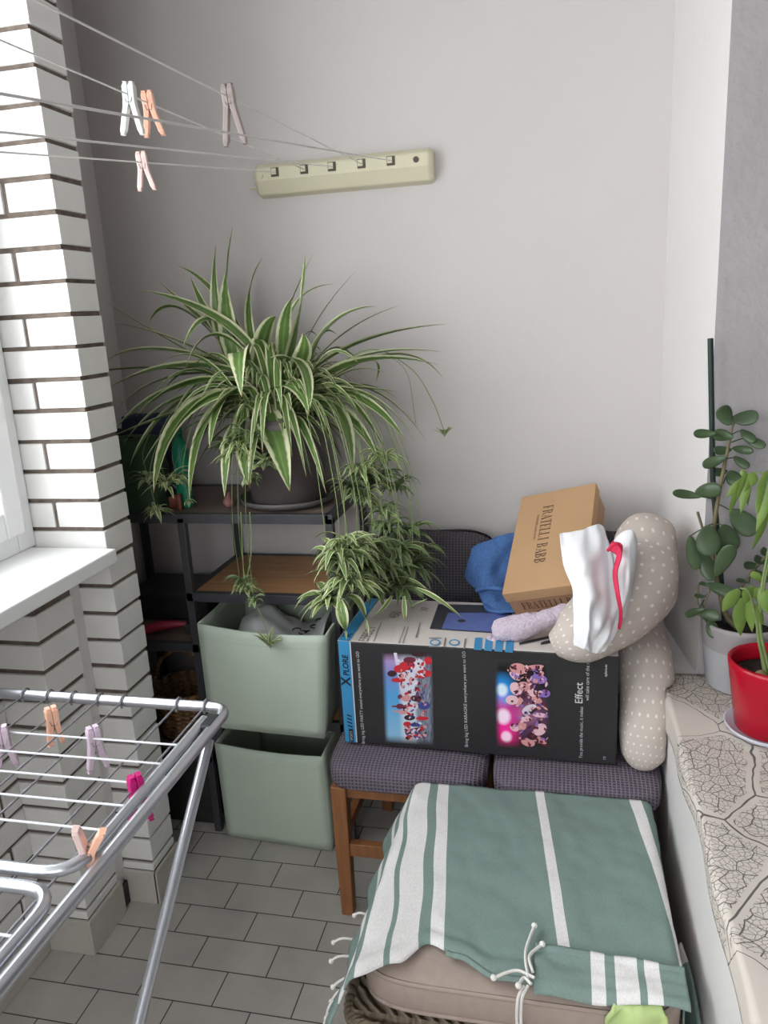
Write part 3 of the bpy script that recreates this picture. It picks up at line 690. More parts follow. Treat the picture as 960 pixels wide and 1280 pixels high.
H = [  # base px, control px, tip px, width px, tip depth offset, base depth offset
 ((300, 475), (272, 395), (291, 283), 15, -.02), ((290, 465), (262, 400), (270, 305), 10, .04), ((325, 470), (296, 370), (328, 322), 8, .08),
 ((352, 480), (378, 420), (382, 318), 15, -.03), ((340, 470), (350, 400), (392, 316), 7, .08), ((330, 460), (290, 385), (175, 362), 12, -.06),
 ((300, 460), (215, 345), (187, 402), 9, .05), ((310, 480), (205, 425), (133, 378), 6, .12), ((310, 470), (205, 410), (140, 404), 9, -.06),
 ((310, 465), (160, 410), (123, 462), 10, -.10), ((300, 470), (150, 448), (90, 476), 7, -.14), ((310, 468), (210, 440), (131, 488), 15, -.16),
 ((310, 470), (190, 455), (147, 512), 10, -.18), ((310, 475), (195, 470), (141, 541), 13, -.20), ((300, 490), (200, 520), (117, 556), 8, -.2),
 ((300, 490), (205, 480), (154, 556), 9, -.18), ((300, 480), (200, 490), (162, 583), 14, -.2), ((300, 490), (215, 510), (178, 582), 10, -.18),
 ((312, 490), (205, 490), (192, 616), 18, -.22), ((312, 490), (240, 500), (237, 626), 14, -.2), ((300, 440), (258, 360), (228, 437), 12, -.12),
 ((305, 440), (255, 390), (232, 461), 11, -.16), ((312, 460), (292, 405), (302, 496), 18, -.20), ((322, 495), (345, 540), (362, 614), 21, -.21),
 ((304, 500), (300, 550), (310, 607), 15, -.2), ((302, 520), (280, 545), (281, 622), 12, -.2), ((335, 490), (372, 462), (386, 519), 12, -.18),
 ((330, 455), (392, 425), (386, 517), 14, -.17), ((375, 470), (408, 385), (470, 383), 14, .02), ((380, 470), (425, 405), (502, 381), 8, .05),
 ((378, 475), (440, 415), (559, 405), 13, .02), ((385, 480), (450, 428), (552, 440), 11, -.03), ((385, 485), (450, 432), (548, 456), 14, -.06),
 ((390, 490), (505, 405), (554, 473), 7, .08), ((385, 490), (470, 455), (533, 552), 12, -.05), ((390, 490), (475, 470), (520, 555), 11, -.1),
 ((390, 490), (460, 480), (508, 553), 10, -.08), ((388, 500), (432, 490), (441, 590), 20, -.19), ((390, 500), (440, 510), (472, 572), 13, -.12),
 ((395, 470), (490, 425), (470, 477), 6, .1), ((365, 470), (390, 395), (446, 338), 5, .13), ((360, 470), (345, 360), (417, 355), 8, .05),
 ((290, 440), (258, 400), (238, 346), 10, .08), ((310, 430), (265, 345), (221, 332), 6, .12), ((300, 440), (240, 390), (199, 352), 6, .1),
 ((355, 480), (350, 400), (365, 372), 12, -.1), ((360, 480), (388, 440), (378, 416), 14, -.12), ((320, 480), (330, 400), (345, 395), 15, -.12),
 ((335, 480), (320, 420), (322, 425), 15, -.12), ((345, 480), (380, 470), (410, 545), 12, -.19), ((310, 490), (270, 480), (262, 560), 15, -.2),
 ((320, 490), (285, 470), (238, 560), 14, -.2), ((310, 490), (250, 480), (205, 560), 12, -.19), ((300, 480), (230, 460), (170, 520), 13, -.18),
 ((390, 495), (430, 470), (480, 560), 12, -.1), ((390, 495), (450, 480), (490, 520), 12, .0), ((385, 490), (420, 480), (500, 490), 10, -.05),
 ((300, 470), (250, 430), (180, 440), 10, .0), ((300, 470), (250, 440), (160, 470), 10, -.04)]
YP = 2.06
def place(px, y):
    y = min(y, YB - .02); return at(px[0], px[1], y=y)
for b, c, e, wpx, dz in H:
    y0 = YP + .25 * dz + random.uniform(-.03, .03); y2 = YP + dz
    p0, p1, p2 = place(b, y0), place(c, y0 * .45 + y2 * .55), place(e, y2)
    leaf(fol, p0, p1, p2, wpx * YP / F * 1.7, 14, random.uniform(-.5, .5), .3)
for k in range(170):
    az = random.uniform(0, 2 * PI); L = random.uniform(.13, .33); up = random.uniform(.04, .26)
    d = V((math.cos(az), .8 * math.sin(az), 0)); b = PC + V((-.015, 0, .235)) + d * random.uniform(.02, .09)
    p2 = b + d * L * .9 + V((0, 0, up - L * random.uniform(.15, .85))); p1 = b + d * L * .42 + V((0, 0, up * 1.15))
    if p2.y > YB - .02: p2.y = YB - .02
    p1.y = min(p1.y, YB - .03)
    leaf(fol, b, p1, p2, random.uniform(.016, .030), 12, random.uniform(-.6, .6), .3)
fol.build('foliage', 'spider', SP, smooth=True)
def plantlet(c, n, L, mat='plantlet', w=.011, droop=.5, up=.75, tilt=(0, 0)):
    m = MB(); c = V(c)
    n = int(n * 1.7)
    for k in range(n):
        az = 2 * PI * k / n + random.uniform(-.3, .3); l = L * random.uniform(.55, 1.1); d = V((math.cos(az), math.sin(az) * .8, 0))
        u = random.uniform(.1, 1) * up
        p1 = c + d * l * .5 + V((0, 0, l * u)); p2 = c + d * l * .95 + V((tilt[0] * l, 0, l * (u - droop * random.uniform(.4, 1.3))))
        for q in (p1, p2):
            q.y = min(q.y, YB - .01)
        leaf(m, c + V((0, 0, random.uniform(-.014, .014))), p1, p2, w * 1.3 * random.uniform(.7, 1.2), 7, random.uniform(-.5, .5), .3)
    return m.build('plantlet', mat, SP, smooth=True)
def runner(pts, obj=None, r=.0014):
    return MB().tube(smooth_path(pts, 6), r, 5).build('runner', 'runner', SP, smooth=True)
top = PC + V((0, 0, .25))
def stem_to(px, y, via=None, r=.0009):
    e = at(*px, y=y); d = (e - top); h = V((d.x, d.y, 0))
    mid = top + h * .7 + V((0, 0, .06)); low = V((e.x, e.y, e.z + (mid.z - e.z) * .45)) if e.z < top.z - .1 else (mid + e) / 2 + V((0, 0, .03))
    runner([top, mid, low, e], r=r); return e
for px, y, n, L, mat, w in [((208, 606), 1.90, 18, .075, 'plantlet', .010), ((186, 600), 1.93, 14, .065, 'plantlet', .009), ((196, 640), 1.89, 20, .055, 'plantlet', .008), ((222, 600), 1.93, 12, .055, 'plantlet', .009), ((236, 628), 1.90, 7, .026, 'plantlet', .007),
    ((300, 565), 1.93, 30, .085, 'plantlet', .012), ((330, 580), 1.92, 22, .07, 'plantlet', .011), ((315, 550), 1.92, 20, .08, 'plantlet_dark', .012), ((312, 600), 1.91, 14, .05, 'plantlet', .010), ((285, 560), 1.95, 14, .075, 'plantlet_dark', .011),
    ((308, 738), 1.84, 22, .052, 'plantlet', .008), ((300, 728), 1.85, 12, .05, 'plantlet_dark', .007), ((318, 752), 1.83, 9, .045, 'plantlet', .007)]:
    c = stem_to(px, y); plantlet(c, n, L, mat, w)
for x0 in (301, 312):
    runner([at(x0, 640, y=1.885), at(x0 + 2, 690, y=1.87), at(306, 735, y=1.845)])
c = at(338, 806, y=1.815); runner([at(312, 745, y=1.838), at(327, 770, y=1.83), c]); plantlet(c, 11, .05, 'plantlet', .008, droop=-.2, up=.7)
c = at(556, 541, y=2.10); runner([top, at(450, 440, y=2.06), at(510, 458, y=2.09), at(540, 500, y=2.1), c]); plantlet(c, 10, .034, 'plantlet', .007, droop=-.1, up=.8)
runner([top, at(455, 450, y=2.16), at(505, 460, y=2.2), at(520, 530, y=2.2)], r=.0008)
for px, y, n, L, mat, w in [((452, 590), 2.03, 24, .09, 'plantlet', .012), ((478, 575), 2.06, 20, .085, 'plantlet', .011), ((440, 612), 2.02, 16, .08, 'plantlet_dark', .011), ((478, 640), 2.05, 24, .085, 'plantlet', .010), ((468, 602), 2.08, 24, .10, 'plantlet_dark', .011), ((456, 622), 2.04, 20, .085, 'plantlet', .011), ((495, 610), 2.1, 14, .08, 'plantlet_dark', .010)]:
    c = stem_to(px, y); plantlet(c, n, L, mat, w)
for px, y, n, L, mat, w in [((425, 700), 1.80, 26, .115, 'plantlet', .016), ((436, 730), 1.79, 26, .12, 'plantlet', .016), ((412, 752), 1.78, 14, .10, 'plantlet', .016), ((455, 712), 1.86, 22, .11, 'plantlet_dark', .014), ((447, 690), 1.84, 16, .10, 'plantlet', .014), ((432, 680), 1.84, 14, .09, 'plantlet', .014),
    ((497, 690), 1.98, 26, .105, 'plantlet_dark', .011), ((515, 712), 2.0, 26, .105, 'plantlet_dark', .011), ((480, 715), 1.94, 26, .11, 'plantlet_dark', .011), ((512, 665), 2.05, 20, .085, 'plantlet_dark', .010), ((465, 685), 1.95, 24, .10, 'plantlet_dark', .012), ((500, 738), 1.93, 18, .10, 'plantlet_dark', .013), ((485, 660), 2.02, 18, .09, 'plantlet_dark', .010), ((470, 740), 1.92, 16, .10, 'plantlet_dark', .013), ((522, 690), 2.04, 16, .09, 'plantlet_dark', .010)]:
    c = stem_to(px, y, r=.001); plantlet(c, n, L, mat, w, droop=.6, up=.65)
m = MB()
for b, c, e, y, wpx in [((430, 745), (452, 740), (461, 795), 1.74, 15), ((425, 750), (428, 770), (433, 800), 1.73, 14), ((420, 745), (395, 735), (370, 757), 1.76, 12), ((415, 752), (392, 745), (372, 770), 1.75, 12), ((520, 735), (545, 745), (578, 772), 1.84, 8), ((490, 745), (480, 765), (464, 772), 1.85, 8), ((505, 745), (505, 765), (507, 780), 1.83, 6), ((510, 760), (525, 755), (535, 748), 1.84, 8),
    ((430, 690), (445, 670), (472, 668), 1.8, 12), ((418, 700), (400, 690), (408, 685), 1.8, 10), ((470, 725), (520, 715), (538, 745), 1.9, 9)]:
    leaf(m, at(*b, y=y + .03), at(*c, y=y), at(*e, y=y), wpx * 1.8 / F * 1.2, 10, random.uniform(-.3, .3), .3)
m.build('hanging_leaves', 'plantlet', SP, smooth=True)

# ------------------------------------------------------------------ two dining chairs with waffle covers
def rbox(m, x0, x1, y0, y1, z0, z1, r=.03, crown=.0, n=10, skirt=0):
    """soft rounded slab (superellipsoid-like) with a crowned top"""
    cx, cy, cz = (x0 + x1) / 2, (y0 + y1) / 2, (z0 + z1) / 2; hx, hy, hz = (x1 - x0) / 2, (y1 - y0) / 2, (z1 - z0) / 2
    def fn(u, v):
        a = 2 * PI * u; b = PI * (v - .5)
        sp = lambda q, e: math.copysign(abs(q) ** e, q)
        ex = .28; ez = .42
        cb = sp(math.cos(b), ez)
        p = V((cx + hx * cb * sp(math.cos(a), ex), cy + hy * cb * sp(math.sin(a), ex), cz + hz * sp(math.sin(b), ez)))
        if p.z > cz: p.z += crown * (1 - ((p.x - cx) / hx) ** 2) * (1 - ((p.y - cy) / hy) ** 2)
        return p
    return m.grid(fn, 64, 32)
def chair(label, x0, x1):
    yf, yb = 1.635, 2.14; zs = .462
    t = thing('dining_chair', label, 'chair', ((x0 + x1) / 2, (yf + yb) / 2, 0), 'dining chairs with waffle covers')
    m = MB(); rbox(m, x0, x1, yf, yb, .378, zs, crown=.004); m.build('seat', 'waffle', t, smooth=True)
    m = MB()
    def back(u, v):
        a = 2 * PI * u; sp = lambda q, e: math.copysign(abs(q) ** e, q)
        b = PI * (v - .5); cb = sp(math.cos(b), .35)
        z = .675 + .225 * sp(math.sin(b), .35); z += .010 * math.sin((x0 + u) * 40) * (1 if v > .6 else 0) * .3
        lean = (z - .45) * .16
        return V(((x0 + x1) / 2 + (x1 - x0) / 2 * .985 * cb * sp(math.cos(a), .3), 2.165 + lean + .034 * cb * sp(math.sin(a), .5), z))
    m.grid(back, 48, 28); m.build('backrest', 'waffle_back', t, smooth=True)
    for lx_, ly in ((x0 + .033, yf + .035), (x1 - .045, yf + .035), (x0 + .045, yb - .02), (x1 - .045, yb - .02)):
        m = MB(); w = .019
        m.add([(lx_ - w * k + dx, ly - w * k, z) for k, z, dx in ((.88, 0, 0), (1, .39, 0)) for _ in (0,)] , [])
        m = MB(); vs = []
        for k, z in ((.85, .001), (1, .20), (1.05, .39)):
            vs += [(lx_ - w * k, ly - w * k, z), (lx_ + w * k, ly - w * k, z), (lx_ + w * k, ly + w * k, z), (lx_ - w * k, ly + w * k, z)]
        m.add(vs, [(0, 3, 2, 1), (8, 9, 10, 11)] + [(i * 4 + j, i * 4 + (j + 1) % 4, i * 4 + 4 + (j + 1) % 4, i * 4 + 4 + j) for i in (0, 1) for j in range(4)])
        m.build('leg', 'chair_wood', t, bevel=.003)
    MB().box((x0 + .045, yf + .022, .185), (x1 - .05, yf + .045, .222)).build('stretcher', 'chair_wood', t, bevel=.002)
    for lx_ in (x0 + .04, x1 - .045):
        MB().box((lx_ - .011, yf + .05, .235), (lx_ + .011, yb - .03, .268)).build('stretcher', 'chair_wood', t, bevel=.002)
    a = MB()
    a.box((x0 + .045, yf + .03, .355), (x1 - .05, yf + .05, .395)).box((x0 + .04, yb - .03, .355), (x1 - .04, yb - .01, .395)).box((x0 + .03, yf + .05, .355), (x0 + .05, yb - .03, .395)).box((x1 - .05, yf + .05, .355), (x1 - .03, yb - .03, .395))
    a.build('apron', 'chair_wood', t)
chair('grey waffle-covered dining chair beside the sage boxes, its wooden front leg in view', -.578, -.168)
chair('grey waffle-covered dining chair against the white parapet, partly under the pillow', -.160, .242)

# ------------------------------------------------------------------ black speaker carton on the chairs
th = -.029; U = V((math.cos(th), math.sin(th), 0)); W = V((-math.sin(th), math.cos(th), 0)); Z = V((0, 0, 1))
BO = V((-.545, 1.733, .472)); BW, BH, BD = .681, .285, .30
BX = thing('speaker_carton', 'large black carton with party photos and a blue edge lying across both chairs', 'carton', BO)
m = MB(); m.frame_box(BO, U * BW, W * BD, Z * BH)
m.mi = [1, 2, 0, 1, 1, 1]
m.build('carton_body', ['box_black', 'box_side', 'box_top'], BX, bevel=.004)
fn_ = -W; FP = BO - W * .0012; TP = BO + Z * (BH + .0012)
def fpt(u, v, lift=0): return on_plane(u, v, FP - W * lift, W)
def tpt(u, v, lift=0): return on_plane(u, v, TP + Z * lift, Z)
def poly(m, pts, mi=0, flip=False):
    m.add(pts, [list(range(len(pts)))], mi)
def ell(m, f, cx, cy, rx_, ry_, rot=0, mi=0, lift=0, n=14):
    c, s = math.cos(rot), math.sin(rot)
    m.add([f(cx + rx_ * math.cos(a) * c - ry_ * math.sin(a) * s, cy + rx_ * math.cos(a) * s + ry_ * math.sin(a) * c, lift) for a in [2 * PI * k / n for k in range(n)]], [list(range(n))], mi)
bl = MB(); e = .001
def fl(a, b, lift=0): return FP + U * a + Z * b - W * lift
def tl_(a, b, lift=0): return TP + U * a + W * b + Z * lift
poly(bl, [fl(.004, .002), fl(.034, .002), fl(.034, BH), fl(.004, BH)]); poly(bl, [tl_(.004, .0), tl_(.034, .0), tl_(.034, BD - .005), tl_(.004, BD - .005)])
band = bl.build('blue_edge_band', 'box_blue', BX)
wl = MB(); poly(wl, [fl(.034, .002), fl(.037, .002), fl(.037, BH), fl(.034, BH)]); wl.build('white_edge_line', 'ink_white', BX)
text('edge_lettering', 'PLORE', fl(.027, .19, .0006), Z, -U, .021, 'ink_black', band, .92, .0006, .15)
text('edge_lettering', 'X', fl(.029, .163, .0006), Z, -U, .034, 'ink_black', band, .95, .001)
text('edge_lettering', 'X', tl_(.029, .02, .0006), W, -U, .034, 'ink_black', band, .95, .001)
bc = MB()
for k in range(4): poly(bc, [fl(.014 + a, .044 + .010 * k + b, .0006) for a, b in ((0, .004), (.013, 0), (.013, .004), (0, .008))])
poly(bc, [fl(.016, .004, .0006), fl(.028, .004, .0006), fl(.028, .04, .0006), fl(.016, .04, .0006)])
bc.build('edge_marks', 'ink_black', band)
text('edge_lettering', 'SPORTS', fl(.0255, .007, .0009), Z, -U, .010, 'ink_white', band, .8)
def ft(body, u, v, size, name='slogan_lettering', sx=1, m_='ink_white', bold=0):
    return text(name, body, fpt(u, v, .0004), Z, -U, size, m_, BX, sx, bold)
ft('Bring big LED PARTY sound everywhere you want to GO', 456, 930, .0112, sx=.98)
ft('Bring big LED KARAOKE everywhere you want to GO', 585, 934, .0112, sx=1.03)
ft('You provide the music, it makes', 728, 948, .0118, sx=.89); ft('Effect', 728, 880, .025, sx=.98, bold=.0002)
ft('will take care of the rest', 736, 876, .0118, sx=.95)
ft('xplore.eu', 758.5, 846, .008, bold=.0002); ft('CE', 757, 950, .008)
# beach photo
bp = MB(); q = [fpt(481, 928), fpt(543, 932), fpt(541, 818), fpt(477, 816)]
bp.add(q, [(0, 1, 2, 3)], 0, [(0, 0), (1, 0), (1, 1), (0, 1)])
for cx, cy, rx_, ry_, c in [(500, 836, 8, 5, 'rouge'), (509, 832, 10, 6, 'rouge'), (490, 842, 6, 4, 'hair'), (522, 832, 9, 9, 'cloth'), (535, 826, 5, 5, 'rouge'), (530, 842, 10, 5, 'rouge'), (515, 853, 8, 4, 'cloth'), (498, 850, 9, 3, 'rouge'), (512, 825, 8, 4, 'wine'), (524, 818, 10, 3, 'hair'),
        (508, 873, 7, 4, 'skin'), (520, 873, 7, 4, 'hair'), (500, 871, 3, 3, 'wine'), (500, 883, 5, 3.5, 'wine'), (514, 883, 9, 5, 'cloth'), (530, 882, 8, 5, 'denim'), (504, 890, 6, 3, 'skin'), (512, 897, 7, 3.5, 'hair'), (528, 898, 8, 2.5, 'rouge'), (509, 905, 5, 3, 'rouge'), (519, 906, 7, 2.5, 'denim'), (510, 915, 4, 3, 'hair'), (522, 912, 8, 2.5, 'wine'), (512, 921, 4, 2.5, 'rouge'), (523, 920, 7, 2.5, 'denim'), (493, 883, 4, 1, 'wine'), (496, 889, 5, 1, 'skin')]:
    ell(bp, fpt, cx, cy, rx_, ry_, 0, {'rouge': 1, 'hair': 2, 'cloth': 3, 'wine': 4, 'skin': 5, 'denim': 6}[c], .0004 + .0002 * random.random())
for k in range(150):
    cy = random.uniform(824, 924); lo = 496 + (cy - 824) * .12
    ell(bp, fpt, random.uniform(lo, 532), cy, random.uniform(1, 3.5), random.uniform(.8, 2), random.uniform(0, 3), random.choice([1, 2, 3, 4, 5, 5, 6, 4]), .0008 + .0002 * random.random(), 8)
for a in ([(492, 816), (496, 816), (505, 866), (501, 866)], [(501, 863), (522, 864), (522, 867), (501, 867)]): poly(bp, [fpt(*p, .0003) for p in a], 3)
bp.build('beach_photo', ['beach', 'i_rouge', 'i_hair', 'i_cloth', 'i_wine', 'i_skin', 'i_denim'], BX)
pp = MB(); q = [fpt(620, 934), fpt(688, 938), fpt(686, 826), fpt(618, 824)]
pp.add(q, [(0, 1, 2, 3)], 0, [(0, 0), (1, 0), (1, 1), (0, 1)])
KM = {'skin': 1, 'skin2': 2, 'hair': 3, 'violet': 4, 'cloth': 5, 'wine': 6, 'rouge': 7, 'cyan': 8}
for cx, cy, rx_, ry_, rt, c in [(648, 836, 11, 7, .2, 'skin'), (641, 838, 3.5, 2.5, .5, 'wine'), (647, 843, 3, 2.5, .5, 'wine'), (642, 845, 7, 3, .8, 'skin2'), (668, 834, 12, 3, -.1, 'skin'), (660, 836, 5, 2.5, .2, 'wine'), (673, 849, 11, 6, .1, 'violet'), (645, 861, 9, 7, .9, 'skin2'), (655, 858, 8, 6, .2, 'skin'), (650, 859, 2.5, 2, 0, 'wine'), (658, 864, 4, 2, 0, 'wine'),
        (666, 866, 8, 5, .6, 'skin2'), (668, 867, 4, 1.8, .7, 'hair'), (681, 867, 7, 5, 0, 'violet'), (640, 875, 8, 6, .1, 'skin2'), (637, 876, 2.5, 2.5, 0, 'violet'), (648, 876, 6, 5, .1, 'skin'), (633, 876, 4, 3, .3, 'cyan'), (671, 875, 7, 4, .4, 'skin'), (662, 887, 10, 6, -.4, 'cloth'), (668, 888, 7, 2, -.7, 'hair'), (657, 898, 6, 4, 0, 'skin2'), (675, 894, 9, 3, .1, 'skin2'),
        (652, 908, 6, 5, .1, 'skin'), (643, 910, 6, 4, .5, 'skin2'), (646, 913, 5, 2, .8, 'rouge'), (675, 912, 9, 7, -.6, 'skin2'), (665, 920, 6, 5, 0, 'hair'), (666, 918, 2, 2, 0, 'cloth'), (660, 928, 9, 5, .3, 'skin'), (654, 928, 3, 3, 0, 'wine'), (676, 926, 8, 3, .4, 'skin'), (678, 930, 8, 1.2, .4, 'wine')]:
    ell(pp, fpt, cx, cy, rx_, ry_, rt, KM[c], .0004 + .0003 * random.random())
for k in range(170):
    cy = random.uniform(832, 932); lo = 634 + 14 * abs(math.sin(cy * .09))
    ell(pp, fpt, random.uniform(lo, 684), cy, random.uniform(1, 3.5), random.uniform(.7, 2), random.uniform(0, 3), random.choice([1, 2, 3, 4, 6, 6, 1, 3]), .0008 + .0002 * random.random(), 8)
pp.build('party_photo', ['party'] + ['i_' + k for k in KM], BX)
# prints on the top face
tp = MB(); poly(tp, [tpt(*p) for p in [(537, 786), (640, 793), (640, 757), (548, 755)]], 0); poly(tp, [tpt(*p, .0003) for p in [(552, 786), (636, 791), (636, 766), (560, 766)]], 1); ell(tp, tpt, 577, 776, 5, 2, 0, 0, .0006)
for k in range(4): poly(tp, [tpt(*p, .0003) for p in [(592 + 13 * k, 812 + k), (602 + 13 * k, 813 + k), (603 + 13 * k, 797 + k), (594 + 13 * k, 797 + k)]], 2)
for x in (541, 566):
    for a, b in ((0, 8), (8, 10)):
        pass
for x in (544, 568): ell(tp, tpt, x, 803, 7, 4, 0, 2, .0003); ell(tp, tpt, x, 803, 5, 2.6, 0, 3, .0006)
for p in [[(536, 797), (552, 797), (552, 798), (536, 798)], [(536, 808), (552, 808), (552, 809), (536, 809)], [(556, 797), (558, 797), (556, 809), (554, 809)], [(581, 798), (583, 798), (581, 811), (579, 811)]]: poly(tp, [tpt(*q, .0004) for q in p], 4)
poly(tp, [tpt(*p, .0004) for p in [(649, 806), (690, 797), (690, 794), (649, 803)]], 0); poly(tp, [tpt(*p, .0004) for p in [(676, 806), (690, 803), (690, 799), (676, 803)]], 0)
for p in [[(466, 802), (476, 778), (477, 778), (467, 802)], [(498, 804), (506, 783), (507, 783), (499, 804)], [(503, 804), (510, 783), (511, 783), (504, 804)], [(519, 797), (525, 778), (526, 778), (521, 797)]]: poly(tp, [tpt(*q, .0004) for q in p], 4)
tp.build('top_print', ['i_screen_dark', 'i_screen', 'box_blue', 'box_top', 'ink_grey'], BX)
text('top_lettering', 'EFFECT', tpt(459, 802, .0005), W, -U, .036, 'ink_grey', BX, .82)
text('top_lettering', '450', tpt(497, 773, .0005), W, -U, .04, 'ink_grey', BX, .8)
text('top_lettering', 'XP', tpt(534, 764, .0005), W, -U, .03, 'ink_grey', BX, .8)

# ------------------------------------------------------------------ kraft shoe box, tilted
k_ = .955
R = Matrix(((.939, .098, -.328), (-.238, .877, -.418), (.247, .47, .847)))
sa, sb_, sn = R.col[0].normalized(), R.col[1].normalized(), R.col[2].normalized()
O = EYE + (V((-.149, 1.97, .803)) - EYE) * k_; sw, sl, shh = .228 * k_, .391 * k_, .094
SB = thing('shoe_box', 'tilted brown cardboard shoe box propped on the black carton against the chair back', 'box', O - sn * shh)
lip = .034
m = MB(); m.frame_box(O - sn * lip, sa * sw, sb_ * sl, sn * lip); m.build('lid', 'kraft', SB, bevel=.002)
ins = .004
m = MB(); m.frame_box(O - sn * shh + sa * ins + sb_ * ins, sa * (sw - 2 * ins), sb_ * (sl - 2 * ins), sn * (shh - lip + .002)); m.build('box_body', 'kraft_in', SB, bevel=.001)
def serif_text(name, s, o, ax, ay, h, par, wf=.62, gap=.16):
    m = MB(); x = 0; n = ax.cross(ay).normalized() * .0006
    tk, tn = .13 * h, .045 * h
    def quad(a): m.add([o + ax * p[0] + ay * p[1] + n for p in a], [(0, 1, 2, 3)])
    def rect(x0, y0, x1, y1): quad([(x0, y0), (x1, y0), (x1, y1), (x0, y1)])
    def stem(px): rect(px, 0, px + tk, h); rect(px - tk * .5, 0, px + tk * 1.5, tn); rect(px - tk * .5, h - tn, px + tk * 1.5, h)
    def bowl(px, y0, y1, w):
        N = 9; cy = (y0 + y1) / 2; ry_ = (y1 - y0) / 2
        for i in range(N):
            a, b = -PI / 2 + PI * i / N, -PI / 2 + PI * (i + 1) / N
            o_ = lambda t, k: (px + w * math.cos(t) * k, cy + ry_ * math.sin(t) * (k if k == 1 else 1 - tn / ry_))
            quad([o_(a, 1), o_(b, 1), o_(b, 1 - tk / w), o_(a, 1 - tk / w)])
    for ch in s:
        w = wf * h
        if ch == ' ': x += .35 * h; continue
        if ch == 'I': stem(x + tk * .5); x += tk * 2 + gap * h; continue
        if ch in 'FEL':
            stem(x); y = h - tn
            if ch != 'L': rect(x, h - tn, x + w * .85, h); rect(x + w * .85 - tn, h - tk * 2, x + w * .85, h); rect(x, h * .5 - tn / 2, x + w * .6, h * .5 + tn / 2); rect(x + w * .6 - tn, h * .4, x + w * .6, h * .6)
            if ch != 'F': rect(x, 0, x + w * .85, tn); rect(x + w * .85 - tn, 0, x + w * .85, tk * 2)
            w *= .88
        elif ch == 'T': rect(x, h - tn, x + w, h); stem(x + w / 2 - tk / 2); rect(x, h - tk * 1.8, x + tn, h); rect(x + w - tn, h - tk * 1.8, x + w, h)
        elif ch == 'A':
            quad([(x, 0), (x + tn * 1.2, 0), (x + w * .55, h), (x + w * .45, h)]); quad([(x + w - tk, 0), (x + w + tk * .2, 0), (x + w * .58, h), (x + w * .42, h)]); rect(x + w * .2, h * .33, x + w * .8, h * .33 + tn); rect(x - tk * .5, 0, x + tk, tn); rect(x + w - tk * 1.4, 0, x + w + tk * .6, tn)
        elif ch == 'R': stem(x); bowl(x + tk, h * .48, h, w * .62); quad([(x + w * .45, h * .5), (x + w * .62, h * .5), (x + w * 1.05, 0), (x + w * .82, 0)])
        elif ch == 'B': stem(x); bowl(x + tk, h * .5, h, w * .55); bowl(x + tk, 0, h * .52, w * .66)
        x += w + gap * h
    return m.build(name, 'kraft_ink', par)
ta = on_plane(689, 632, O, sn); tb = on_plane(676, 700, O, sn)
rx1 = (tb - ta).length; ax = -sb_
serif_text('lid_lettering', 'FRATELLI BABB', ta - sa * .022, ax, sa, .030, SB, .5, .13)
text('lid_lettering', 'handmade quality shoes', ta - sa * .036 + ax * .03 + sn * .0006, ax, sa, .010, 'kraft_ink', SB, 1)
fr_o = O - sn * .070 + sa * .035 + sb_ * (ins - .0012)
serif_text('end_lettering', 'FRATELLI BABB', fr_o, sa, sn, .026, SB, .46, .12)
text('end_lettering', 'handmade quality shoes', fr_o - sn * .012 + sa * .03 - sb_ * .0004, sa, sn, .008, 'kraft_ink', SB, 1)

# ------------------------------------------------------------------ blue towel behind the shoe box
def sheet(rows_px, nu, nv, name, mat, wob=.006, seed=0, solid=.006, fq=5, sub=1):
    """rows_px: list of rows, each a list of (u,v,y); surface through these points"""
    rows_ = [[at(u, v, y=y) for u, v, y in r] for r in rows_px]
    rows_ = [smooth_path(r, max(2, nu // (len(r) - 1))) for r in rows_]
    cols = [smooth_path([r[i] for r in rows_], max(2, nv // (len(rows_) - 1))) for i in range(len(rows_[0]))]
    nv_, nu_ = len(cols[0]) - 1, len(cols) - 1; m = MB()
    def fn(u, v):
        p = cols[round(u * nu_)][round(v * nv_)].copy()
        p += V((.3, -1, .2)) * wob * noise.noise(V((u * fq, v * fq, seed)))
        return p
    m.grid(fn, nu_, nv_); return m, fn
m, _ = sheet([[(590, 684, 2.14), (612, 674, 2.13), (640, 666, 2.13), (668, 668, 2.12)], [(582, 722, 2.12), (606, 712, 2.07), (636, 708, 2.10), (665, 715, 2.05)], [(598, 740, 2.06), (614, 742, 2.01), (640, 742, 2.03), (662, 745, 2.0)], [(606, 772, 1.96), (622, 768, 1.93), (640, 765, 1.92), (662, 765, 1.93)]], 24, 24, '', '', wob=.02, seed=4)
bt = thing('bath_towel', 'blue terry towel hanging from the chair back behind the shoe box', 'towel', at(606, 772, y=1.96))
for v in m.v: v.z = max(v.z, .764) if v.y < 2.06 else v.z
m.build('towel_cloth', 'denim_terry', bt, smooth=True, solid=.009, subsurf=1)
MB().tube(smooth_path([at(596, 738, y=2.035), at(610, 735, y=2.0), at(628, 737, y=1.99), at(645, 744, y=1.99)], 6), .006, 6).build('folded_hem', 'denim_terry', bt, smooth=True)

